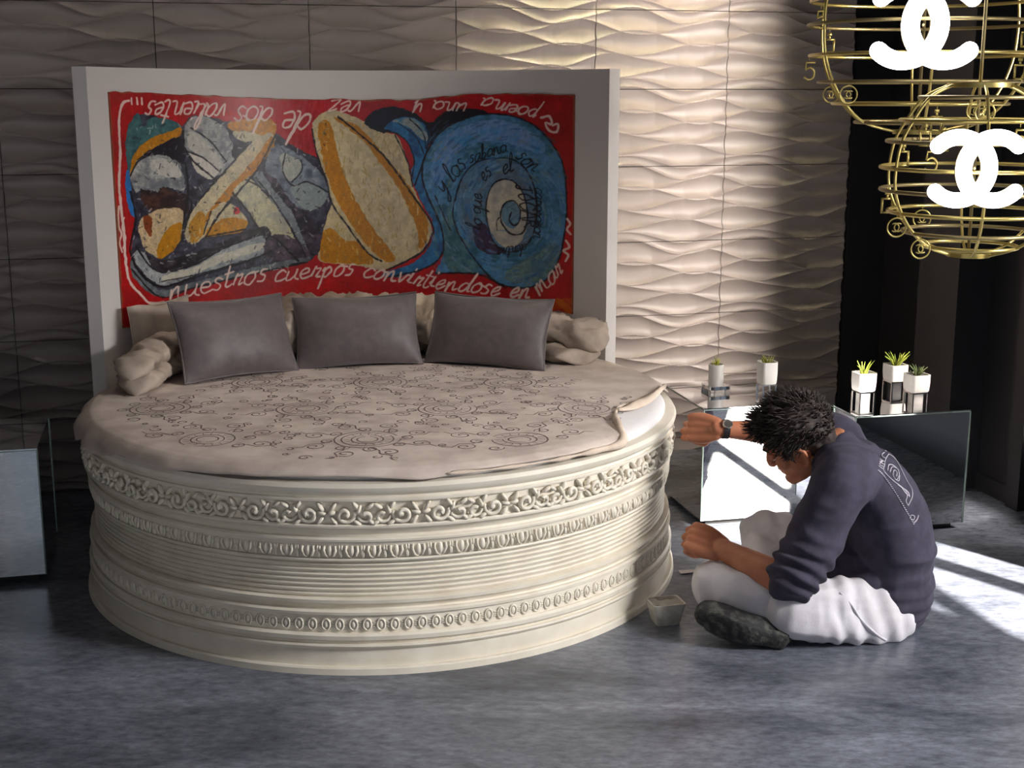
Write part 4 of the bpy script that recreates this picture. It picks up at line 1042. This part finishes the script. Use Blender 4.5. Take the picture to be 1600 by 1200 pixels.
chandelier('small brass cage chandelier hung lower with lit white monogram', 1520, 4.14,
           [(152, 90), (188, 117), (221, 135), (262, 142), (297, 140), (331, 126), (362, 102), (384, 72)], [(133, 50), (397, 33)], (6, 264), 1.0,
           [('five', 2, 1422, True), ('bottle', 4, 1412, False), ('coin', 5, 1397, True), ('coin', 6, 1430, True), ('coin', 5, 1480, False), ('bottle', 1, 1472, False), ('bottle', 1, 1440, True),
            ('five', 1, 1545, True), ('bottle', 3, 1590, True), ('coin', 0, 1500, True), ('coin', 0, 1545, False), ('bottle', 2, 1438, False)], Z_C, 6)

# ================================================================== THE SEATED MAN
man = thing('person', 'person in navy sweatshirt and white trousers sitting cross-legged, working on the bed moulding', 'person', (1.0, 3.95, 0))
def child(name, me, m, label=None, par=None):
    o = obj(name, me, m, par or man)
    if par is None: o.matrix_parent_inverse = Matrix.Translation(-man.location)
    if label: o['label'] = label
    return o
REF = (1, 0, .6)
V3 = Vector
def limb(mb, P, R, n=20, sub=5, ref=None):
    """tapered tube with rounded ends through P; R radius or (a, b) per point"""
    P = [V3(p) for p in P]; RR = [V3((r, r, 0)) if not isinstance(r, (tuple, list)) else V3((r[0], r[1], 0)) for r in R]
    Pp = catmull(P, sub); Rp = catmull(RR, sub)
    def cap(p, q, r, rev):
        d = (p - q).normalized(); out = []
        for k in (1, 2, 3):
            a = k / 3.2 * PI / 2; out.append((p + d * (min(r.x, r.y) * math.sin(a)), r * math.cos(a)))
        return out[::-1] if rev else out
    A = cap(Pp[0], Pp[1], Rp[0], True); B = cap(Pp[-1], Pp[-2], Rp[-1], False)
    pts = [a for a, b in A] + Pp + [a for a, b in B]; rad = [(b.x, b.y) for a, b in A] + [(b.x, b.y) for b in Rp] + [(b.x, b.y) for a, b in B]
    return mb.tube(pts, rad, n, ref=ref)

# --- joints
hipL, hipR = V3((1.13, 3.87, .115)), V3((1.12, 4.06, .115))
kneeL = at(1120, 918, 3.88); kneeR = at(1196, 838, 4.26)
shL, shR = V3((.955, 3.80, .485)), V3((1.0, 4.13, .53))
elL = at(1236, 912, 3.72); wrL = at(1128, 858, 3.90)
elR = at(1240, 678, 4.30); wrR = at(1121, 670, 4.28)
HC = at(1243, 688, 3.97)                       # head centre
U_ = V3((-.58, -.10, .80)).normalized(); F_ = V3((-.80, .36, -.55)); F_ = (F_ - U_ * F_.dot(U_)).normalized(); L_H = U_.cross(F_)
RH = Matrix((F_, L_H, U_)).transposed()
def H(f, l, u): return HC + F_ * f + L_H * l + U_ * u
neckB = V3((.985, 3.975, .545))

# --- body: one continuous surface
bd = MB()
bd.ball(H(-.012, 0, .022), (.095, .076, .098), 28, 20, RH)
bd.ball(H(.022, 0, -.055), (.070, .062, .070), 24, 16, RH)
limb(bd, [H(.03, .03, -.09), H(.078, 0, -.108), H(.03, -.03, -.09)], [.026, .022, .026], 14, 4)
limb(bd, [H(.085, 0, .012), H(.103, 0, -.018), H(.104, 0, -.034)], [.009, .011, .014], 12, 4)     # nose
bd.ball(H(.098, .013, -.036), .0085, 10, 8); bd.ball(H(.098, -.013, -.036), .0085, 10, 8)
limb(bd, [H(.062, .046, .022), H(.084, .02, .026), H(.086, 0, .02), H(.084, -.02, .026), H(.062, -.046, .022)], [.01, .012, .011, .012, .01], 12, 4)   # brow
limb(bd, [H(.078, .026, -.060), H(.090, 0, -.058), H(.078, -.026, -.060)], [.006, .009, .006], 12, 4)
limb(bd, [H(.076, .022, -.074), H(.087, 0, -.074), H(.076, -.022, -.074)], [.006, .0095, .006], 12, 4)
for s_ in (-1, 1):
    bd.ball(H(.055, s_ * .042, -.028), (.026, .022, .024), 14, 10, RH)
    pts = [H(-.012 + .021 * math.cos(a) * (1 if a < PI else .8), s_ * (.079 + .006 * (math.cos(a) < 0)), -.022 + .031 * math.sin(a)) for a in [i * 2 * PI / 12 for i in range(12)]]
    bd.tube(pts, .0062, 8, closed=True); bd.ball(H(-.010, s_ * .074, -.022), (.017, .007, .026), 12, 8, RH); bd.ball(H(.0, s_ * .078, -.046), (.009, .007, .010), 10, 8, RH)
limb(bd, [H(-.03, 0, -.05), H(-.055, 0, -.105), neckB, neckB + V3((.06, 0, -.06))], [.054, .054, .06, .07], 20, 5)
limb(bd, [(1.14, 3.965, .13), (1.145, 3.965, .25), (1.08, 3.965, .40), (1.0, 3.97, .50)], [(.11, .075), (.12, .08), (.14, .08), (.13, .07)], 20, 5, REF)
limb(bd, [(1.02, 3.90, .49), shL, (elL + shL) / 2, elL], [.055, .055, .046, .040], 18, 5)
limb(bd, [elL, elL.lerp(wrL, .28), elL.lerp(wrL, .7), wrL], [.045, .048, .039, (.032, .034)], 18, 5)
limb(bd, [(1.02, 4.05, .50), shR, (elR + shR) / 2, elR], [.055, .055, .046, .040], 18, 5)
limb(bd, [elR, elR.lerp(wrR, .3), elR.lerp(wrR, .75), wrR], [.040, .042, .031, (.027, .027)], 18, 5)
q1 = at(1372, 960, 3.84); q2 = at(1240, 952, 3.765)
limb(bd, [q1, q2, kneeL], [.05, .05, .045], 14, 3); limb(bd, [hipR, kneeR], [.05, .045], 14, 3)
def hand(mb, wr, Fd, Nd, left, curls, thumb, sc=1.0, spread=0.0):
    """Fd: wrist to knuckles, Nd: out of the palm; curls: (mcp, pip, dip) per finger index..little"""
    Fd = Fd.normalized(); Nd = (Nd - Fd * Nd.dot(Fd)).normalized(); T = Nd.cross(Fd) if left else Fd.cross(Nd)    # towards the thumb
    k = sc
    # palm
    for q_ in (-.030, -.010, .010, .030):
        limb(mb, [wr + T * (q_ * .6 * k), wr + Fd * (.045 * k) + T * (q_ * k), wr + Fd * (.082 * k) + T * (q_ * 1.02 * k)], [.0155 * k, .0165 * k, .0125 * k], 12, 3)
    limb(mb, [wr + T * .012 * k + Nd * .006 * k, wr + Fd * .035 * k + T * .026 * k + Nd * .012 * k, wr + Fd * .06 * k + T * .03 * k + Nd * .010 * k], [.015 * k, .019 * k, .012 * k], 12, 3)
    lens = ((.042, .026, .021), (.046, .029, .022), (.042, .027, .021), (.033, .021, .019))
    rads = (.0093, .0096, .0091, .0082)
    tips = []
    for i in range(4):
        b = wr + Fd * ((.082, .086, .082, .074)[i] * k) + T * ((.031, .0105, -.0105, -.031)[i] * k)
        P = [b - Fd * .012 * k, b]; ang = 0; p = b; side = T * ((.10, .03, -.04, -.12)[i] * spread)
        for ln, cu in zip(lens[i], curls[i]):
            ang += cu; d = (Fd * math.cos(ang) + Nd * math.sin(ang) + side).normalized(); p = p + d * ln * k; P.append(p)
        r = rads[i] * k
        for a, b2, r0, r1 in ((0, 1, 1.12, 1.12), (1, 2, 1.12, 1.0), (2, 3, 1.04, .92), (3, 4, .94, .76)):
            limb(mb, [P[a], P[b2]], [r * r0, r * r1], 10, 3)
        tips.append(P[-1])
    P = [wr + T * .022 * k + Fd * .018 * k + Nd * .008 * k] + [wr + Fd * (a * k) + T * (b * k) + Nd * (c * k) for a, b, c in thumb]
    for a in range(len(P) - 1):
        limb(mb, [P[a], P[a + 1]], [(.0135, .0112, .0100)[a] * k, (.0112, .0100, .0082)[a] * k], 10, 3)
    tips.append(P[-1]); return tips
fR = (at(1079, 668, 4.32) - wrR)
tipsR = hand(bd, wrR, fR, V3((-.25, 1, -.25)), False, ((.75, 1.0, .5), (.85, 1.1, .6), (.9, 1.15, .6), (.95, 1.2, .6)), ((.045, .044, .022), (.076, .040, .040), (.100, .024, .052)), 1.12, .1)
fL = (at(1082, 838, 3.93) - wrL)
tipsL = hand(bd, wrL, fL, V3((-.1, .75, -.65)), True, ((1.15, 1.5, .9), (1.25, 1.55, .9), (1.3, 1.55, .9), (1.35, 1.55, .9)), ((.040, .042, .018), (.068, .030, .040), (.082, .008, .048)), 1.2, .0)
body = remesh(bd, .0034, 3, .5)
child('body', body, M['skin'])
# eyes and brows
for s_ in (-1, 1):
    e_ = child('eye', MB().ball(H(.079, s_ * .031, -.004), .0115, 12, 8).mesh('eye', 179), M['eye'])
    child('eyelid', MB().ball(H(.0795, s_ * .031, -.0025), .0122, 12, 8).mesh('eyelid', 179), M['skin'], None, e_)
    child('iris', MB().ball(H(.0865, s_ * .031, -.012), (.0030, .0045, .0035), 10, 6, RH).mesh('iris', 179), M['strap'], None, e_)
    child('eyebrow', limb(MB(), [H(.088, s_ * .014, .026), H(.090, s_ * .032, .033), H(.074, s_ * .052, .026)], [.0035, .0045, .002], 8, 4).mesh('eyebrow', 179), M['hair'])

# --- hair: cap plus loose tufts
hr = MB()
hr.ball(H(-.026, 0, .046), (.104, .089, .100), 30, 22, RH); hr.ball(H(-.062, 0, -.012), (.060, .074, .075), 24, 16, RH)
hr.ball(H(.052, 0, .094), (.046, .060, .036), 20, 14, RH)
for s_ in (-1, 1): limb(hr, [H(.022, s_ * .074, .03), H(.014, s_ * .079, -.012), H(.012, s_ * .079, -.03)], [.016, .009, .005], 10, 4)
hm = remesh(hr, .005, 6, .5); A = verts_np(hm); N_ = normals_np(hm)
loc = (A - np.array(HC)) @ np.array(RH)
fade = np.clip((loc[:, 2] + .10) / .08, 0, 1)
d_ = (pnoise(loc, (26, 60, 30), 5) * .006 + pnoise(loc, (60, 110, 60), 6) * .004) * fade
A = A + N_ * d_[:, None]; set_verts(hm, A)
hairo = child('hair', hm, M['hair'])
tf = MB(); rr = random.Random(9)
pick = [i for i in range(len(A)) if loc[i, 2] > -.01]
for i in rr.sample(pick, min(1100, len(pick))):
    p = V3(A[i]); n = V3(N_[i]); l = loc[i]
    k = .014 + .020 * max(0, l[2] / .14) ** 1.5 + .008 * rr.random()
    g = F_ * rr.uniform(.1, .8) + L_H * rr.uniform(-.5, .5) + U_ * rr.uniform(-.2, .4)
    tip = p + (n * .8 + g * .9).normalized() * k
    tf.tube([p - n * .004, p + n * k * .35 + g * k * .15, tip], [.0026, .002, .0004], 4)
child('hair_tufts', tf.mesh('hair_tufts', 179), M['hair'], None, hairo)['kind'] = 'stuff'

# --- sweatshirt
sh = MB()
limb(sh, [(1.165, 3.965, .085), (1.172, 3.965, .20), (1.148, 3.965, .33), (1.085, 3.97, .44), (1.015, 3.975, .515)],
     [(.184, .128), (.184, .126), (.186, .122), (.176, .108), (.105, .075)], 30, 6, REF)
limb(sh, [(1.09, 3.90, .13), (1.08, 3.97, .15), (1.09, 4.04, .13)], [.10, .11, .10], 20, 5)
limb(sh, [(1.06, 3.93, .44), (1.0, 3.86, .485), shL + V3((.012, -.01, -.004)), shL.lerp(elL, .4) + V3((.008, -.012, 0)), shL.lerp(elL, .72) + V3((.006, -.008, 0)), shL.lerp(elL, .93) + V3((0, -.004, 0))],
     [.09, .098, .090, .078, .073, .074], 22, 6)
limb(sh, [shL.lerp(elL, .80), shL.lerp(elL, .96)], [.078, .071], 20, 4)
limb(sh, [(1.06, 4.03, .45), shR + V3((.012, -.01, -.01)), shR.lerp(elR, .5), shR.lerp(elR, 1.0), elR.lerp(wrR, .18)], [.095, .088, .076, .066, .060], 22, 6)
sm2 = remesh(sh, .006, 10, .5); A = verts_np(sm2); N_ = normals_np(sm2)
axis = np.array((elL - shL).normalized()); ta = (A - np.array(shL)) @ axis; da = np.linalg.norm(A - np.array(shL) - ta[:, None] * axis, axis=1); La = (elL - shL).length
arm = np.clip((.12 - da) / .03, 0, 1) * np.clip((ta + .02) / .05, 0, 1)
fold = np.sin(ta * 130 + 3.0 * pnoise(A, (8, 8, 8), 31) * 2) * .0065 * np.clip((ta / La - .45) / .3, 0, 1) * arm
body_f = (1 - np.abs(pnoise(A, (5, 6, 11), 32)) * 2) * .0085 + (1 - np.abs(pnoise(A, (10, 9, 19), 33)) * 2) * .0042
hemz = np.clip((.22 - A[:, 2]) / .1, 0, 1) * (1 - arm); body_f += hemz * np.sin(A[:, 2] * 150 + pnoise(A, 6, 34) * 3) * .004
nk = np.linalg.norm(A - np.array(neckB), axis=1); rad_f = np.clip((.22 - nk) / .1, 0, 1) * np.sin(nk * 115 + pnoise(A, 7, 35) * 2.5) * .005
A = A + N_ * (fold + body_f + rad_f)[:, None]; A[:, 2] = np.maximum(A[:, 2], .006); set_verts(sm2, A)
shirt = child('sweatshirt', sm2, M['shirt'])
nd = (H(-.055, 0, -.105) - neckB).normalized(); x_ = nd.orthogonal().normalized(); y_ = nd.cross(x_)
cc_ = neckB + nd * .018
child('collar', MB().tube([cc_ + x_ * .069 * math.cos(2 * PI * i / 28) + y_ * .069 * math.sin(2 * PI * i / 28) for i in range(28)], .010, 8, closed=True).mesh('collar', 179), M['rib'], None, shirt)
ec = shL.lerp(elL, 1.01); ad = (elL - shL).normalized(); x_ = ad.orthogonal().normalized(); y_ = ad.cross(x_)
child('cuff', MB().tube([ec + x_ * .056 * math.cos(2 * PI * i / 26) + y_ * .056 * math.sin(2 * PI * i / 26) for i in range(26)], .014, 8, closed=True).mesh('cuff', 179), M['rib'], None, shirt)
# --- white print across the back of the sweatshirt
bvh = BVHTree.FromPolygons([tuple(p) for p in A], [tuple(p.vertices) for p in sm2.polygons])
pm_ = MB()
def on_shirt(x, y):
    d = ray(1300 + x / 6, 660 + y / 6).normalized(); h, n, i, ds = bvh.ray_cast(CAMP, d); return (h + n * .0015) if h else None
def ink(pts, w=.0016, sm_=4):
    P = [on_shirt(a, b) for a, b in [tuple(p)[:2] for p in (catmull([(a, b, 0) for a, b in pts], sm_) if len(pts) > 2 else [V3((*p, 0)) for p in pts])]]
    P = [p for p in P if p]
    if len(P) > 1: pm_.tube(P, w, 5)
ink([(530, 300), (500, 350), (486, 410), (480, 455), (560, 540), (640, 600), (690, 650), (700, 700), (690, 740), (710, 780)])
ink([(530, 300), (580, 335), (625, 400), (665, 480), (705, 560), (745, 630), (748, 700), (710, 780)])
ink([(520, 455), (530, 400), (570, 405), (610, 440), (625, 490), (600, 540), (570, 500), (580, 450), (605, 470), (600, 510)]); ink([(540, 470), (560, 420), (600, 430)]); ink([(600, 540), (622, 548), (630, 500)])
ink([(610, 585), (660, 620), (690, 640), (715, 670), (722, 700)], .0026); ink([(640, 600), (680, 660), (715, 690)], .0022)
ink([(500, 340), (470, 325), (468, 300), (490, 285)]); ink([(490, 372), (445, 345)]); ink([(484, 395), (440, 368), (470, 365), (438, 392), (478, 415)]); ink([(478, 440), (432, 408)]); ink([(505, 275), (495, 268)], .002)
for i in range(30):
    f = i / 29
    x = 430 + 330 * f ** .92; y = 450 + 500 * f ** 1.12
    ink([(x - 7, y - 2), (x + 7, y + 3)], .0016)
ink([(725, 905), (740, 870), (770, 880), (760, 915), (740, 905)]); ink([(762, 942), (790, 915), (806, 870)], .0022)
child('back_print', pm_.mesh('back_print', 179), M['ink'], 'white printed emblem with lettering on sweatshirt back', shirt)

# --- trousers
tr_ = MB()
limb(tr_, [(1.14, 3.90, .095), (1.135, 3.965, .10), (1.14, 4.04, .095)], [.095, .10, .095], 22, 5)
limb(tr_, [q1, q1.lerp(q2, .5) + V3((0, -.005, .0)), q2], [.100, .098, .090], 24, 6)
limb(tr_, [q2 + V3((.06, .03, 0)), at(1170, 930, 3.83), kneeL, kneeL + V3((-.008, .03, -.01))], [.088, .086, .076, .066], 22, 6)
limb(tr_, [kneeL + V3((0, .04, -.02)), V3((.72, 4.0, .085)), V3((.88, 4.07, .08))], [.07, .066, .06], 18, 5)
limb(tr_, [hipR + V3((.02, 0, .02)), hipR.lerp(kneeR, .5) + V3((0, .02, .02)), kneeR], [.095, .092, .080], 22, 6)
limb(tr_, [kneeR + V3((0, -.01, -.02)), V3((.80, 4.08, .085)), V3((.80, 3.90, .075))], [.072, .066, .058], 18, 5)
tm2 = remesh(tr_, .006, 6, .5); A = verts_np(tm2); N_ = normals_np(tm2)
dk = np.linalg.norm(A - np.array(kneeR), axis=1); f_ = np.sin(A[:, 0] * 90 + A[:, 2] * 60 + pnoise(A, 8, 41) * 3) * .004 * np.clip((.22 - dk) / .1, 0, 1)
f_ += (1 - np.abs(pnoise(A, (7, 9, 9), 42)) * 2) * .009 + (1 - np.abs(pnoise(A, (22, 12, 9), 43)) * 2) * .0048
f_ += np.sin(A[:, 0] * 105 + A[:, 2] * 30 + pnoise(A, 7, 44) * 2.5) * .0045 * np.clip((A[:, 0] - .9) / .06, 0, 1)
A = A + N_ * f_[:, None]; A[:, 2] = np.maximum(A[:, 2], .002); set_verts(tm2, A)
trs = child('trousers', tm2, M['trouser'])
tb = BVHTree.FromPolygons([tuple(p) for p in A], [tuple(p.vertices) for p in tm2.polygons])
pk = MB()
P = []
for x, y in ((1312, 926), (1330, 945), (1345, 968), (1368, 990), (1384, 1000)):
    h, n, i, ds = tb.ray_cast(CAMP, ray(x, y).normalized())
    if h: P.append(h + n * .001)
if len(P) > 1: child('pocket_welt', pk.tube(catmull(P, 4), .004, 6).mesh('pocket_welt', 179), M['trouser'], None, trs)

# --- shoe (the tucked foot shows beneath the near knee)
sk = MB(); hl_, mdl, toe = at(1222, 990, 3.725), at(1160, 978, 3.72), at(1104, 958, 3.76)
hl_.z = max(hl_.z, .042); mdl.z = max(mdl.z, .05)
limb(sk, [hl_, hl_.lerp(mdl, .5), mdl, mdl.lerp(toe, .6), toe], [(.038, .036), (.040, .040), (.044, .043), (.047, .043), (.042, .038)], 20, 6)
sm3 = remesh(sk, .005, 6, .5); A = verts_np(sm3); N_ = normals_np(sm3); A = A + N_ * (pnoise(A, 40, 51) * .0025)[:, None]; A[:, 2] = np.maximum(A[:, 2], .002); set_verts(sm3, A)
shoe = child('shoe', sm3, M['shoe'])
off = V3((0, -.030, -.012)); so = MB()
limb(so, [hl_ + off, hl_.lerp(mdl, .5) + off, mdl + off, mdl.lerp(toe, .6) + off, toe + off], [(.034, .014), (.032, .014), (.038, .014), (.044, .014), (.036, .013)], 16, 6, (0, 1, .3))
sm4 = remesh(so, .005, 4, .5); A = verts_np(sm4); A[:, 2] = np.maximum(A[:, 2], .001); set_verts(sm4, A); child('shoe_sole', sm4, M['shoe'], None, shoe)
# --- wristwatch
wd_ = (elR - wrR).normalized(); wc = wrR + wd_ * .026
x_ = V3((0, -1, .25)); x_ = (x_ - wd_ * x_.dot(wd_)).normalized(); y_ = wd_.cross(x_)
wt = thing('wristwatch', 'steel wristwatch with black strap worn on the outstretched wrist', 'watch', wc)
def wchild(name, mb, m):
    o = mb.build(name, m, wt, 60); o.matrix_parent_inverse = Matrix.Translation(-wc); return o
st = MB(); n = 30
for i in range(n):
    pass
V = []; Fs = []
for i in range(n):
    a = 2 * PI * i / n; rr_w = .0289
    for (dr, dw) in ((0, -.010), (.003, -.010), (.003, .010), (0, .010)):
        V.append(wc + (x_ * math.cos(a) + y_ * math.sin(a)) * (rr_w + dr) + wd_ * dw)
for i in range(n):
    for k in range(4):
        a = i * 4 + k; b = i * 4 + (k + 1) % 4; j = (i + 1) % n
        Fs.append((a, b, j * 4 + (k + 1) % 4, j * 4 + k))
st.add(V, Fs); wchild('strap', st, M['strap'])
xx_ = (x_ * .9 - y_ * .2 + V3((0, 0, .45))); xx_ = (xx_ - wd_ * xx_.dot(wd_)).normalized()
fc = wc + xx_ * .0292; Rm = Matrix((wd_, xx_.cross(wd_).normalized(), xx_)).transposed()
for name, pr2, m in (('watch_case', [(0, 0), (.017, 0), (.018, .004), (.016, .008), (.0135, .008), (.013, .007)], M['steel']), ('watch_dial', [(0, .0072), (.0131, .0072)], M['chrome'])):
    mb = MB(); mb.lathe(pr2, 28); mb.v = [tuple(fc + Rm @ V3(p)) for p in mb.v]; wchild(name, mb, m)

# ------------------------------------------------------------------ tools and tub
tipc = (tipsR[0] + tipsR[4]) / 2
end = V3((BC.x, BC.y, 0)) + (V3((tipc.x, tipc.y, 0)) - V3((BC.x, BC.y, 0))).normalized() * .976; end.z = tipc.z - .005
tl = thing('modelling_tool', 'thin steel modelling tool pinched in the hand at the bed frieze', 'tool', tipc)
for name, mb, m in (('shaft', MB().tube([tipc + (tipc - end) * .9, tipc, tipc.lerp(end, .5)], [.0028, .003, .0022], 8), M['wood']), ('blade', MB().tube([tipc.lerp(end, .45), tipc.lerp(end, .8), end], [.0018, .0022, .0008], 8, flat=.5), M['steel'])):
    o = mb.build(name, m, tl, 179); o.matrix_parent_inverse = Matrix.Translation(-tipc)
p = onz(1041, 978, 0); tb_ = thing('plaster_tub', 'small off-white tub of wet plaster on the floor by the bed', 'tub', (p.x, p.y + .03, 0), .25)
mb = MB(); secs = [(.072, .058, 0), (.078, .062, .004), (.104, .080, .066), (.106, .082, .070), (.096, .072, .070), (.092, .069, .056)]
def rr4(w, d, r=.012):
    return [(x * 1.0, y * d / w) for x, y in rounded_square(w, r)]
loft(mb, [[(x, y, z) for x, y in rr4(w, d)] for w, d, z in secs]); mb.build('tub_body', M['tub'], tb_, 40)
mb = MB(); g_ = 14; V = []
for i in range(g_):
    for j in range(g_):
        u = -1 + 2 * i / (g_ - 1); v = -1 + 2 * j / (g_ - 1)
        V.append((u * .047, v * .035, .060 + .010 * math.sin(u * 3 + 1) * math.cos(v * 2.6) + .004 * math.sin(7 * u + 5 * v)))
mb.add(V, [(i * g_ + j, (i + 1) * g_ + j, (i + 1) * g_ + j + 1, i * g_ + j + 1) for i in range(g_ - 1) for j in range(g_ - 1)]); mb.build('wet_plaster', M['wetplaster'], tb_, 179)
p = onz(1086, 894, 0); kn = thing('putty_knife', 'putty knife with bright steel blade lying on floor beside the near knee', 'knife', (p.x, p.y, 0), .12)
mb = MB(); mb.add([(-.055, -.018, .002), (-.055, .018, .002), (.02, .010, .004), (.02, -.010, .004), (-.055, -.018, .0035), (-.055, .018, .0035), (.02, .010, .0065), (.02, -.010, .0065)],
                  [(0, 1, 2, 3), (7, 6, 5, 4), (0, 4, 5, 1), (1, 5, 6, 2), (2, 6, 7, 3), (3, 7, 4, 0)]); mb.build('blade', M['steel'], kn)
MB().tube([(.015, 0, .009), (.04, 0, .011), (.075, 0, .012), (.10, 0, .010)], [.008, .0105, .0115, .008], 10, flat=.75).build('handle', M['wood'], kn, 179)
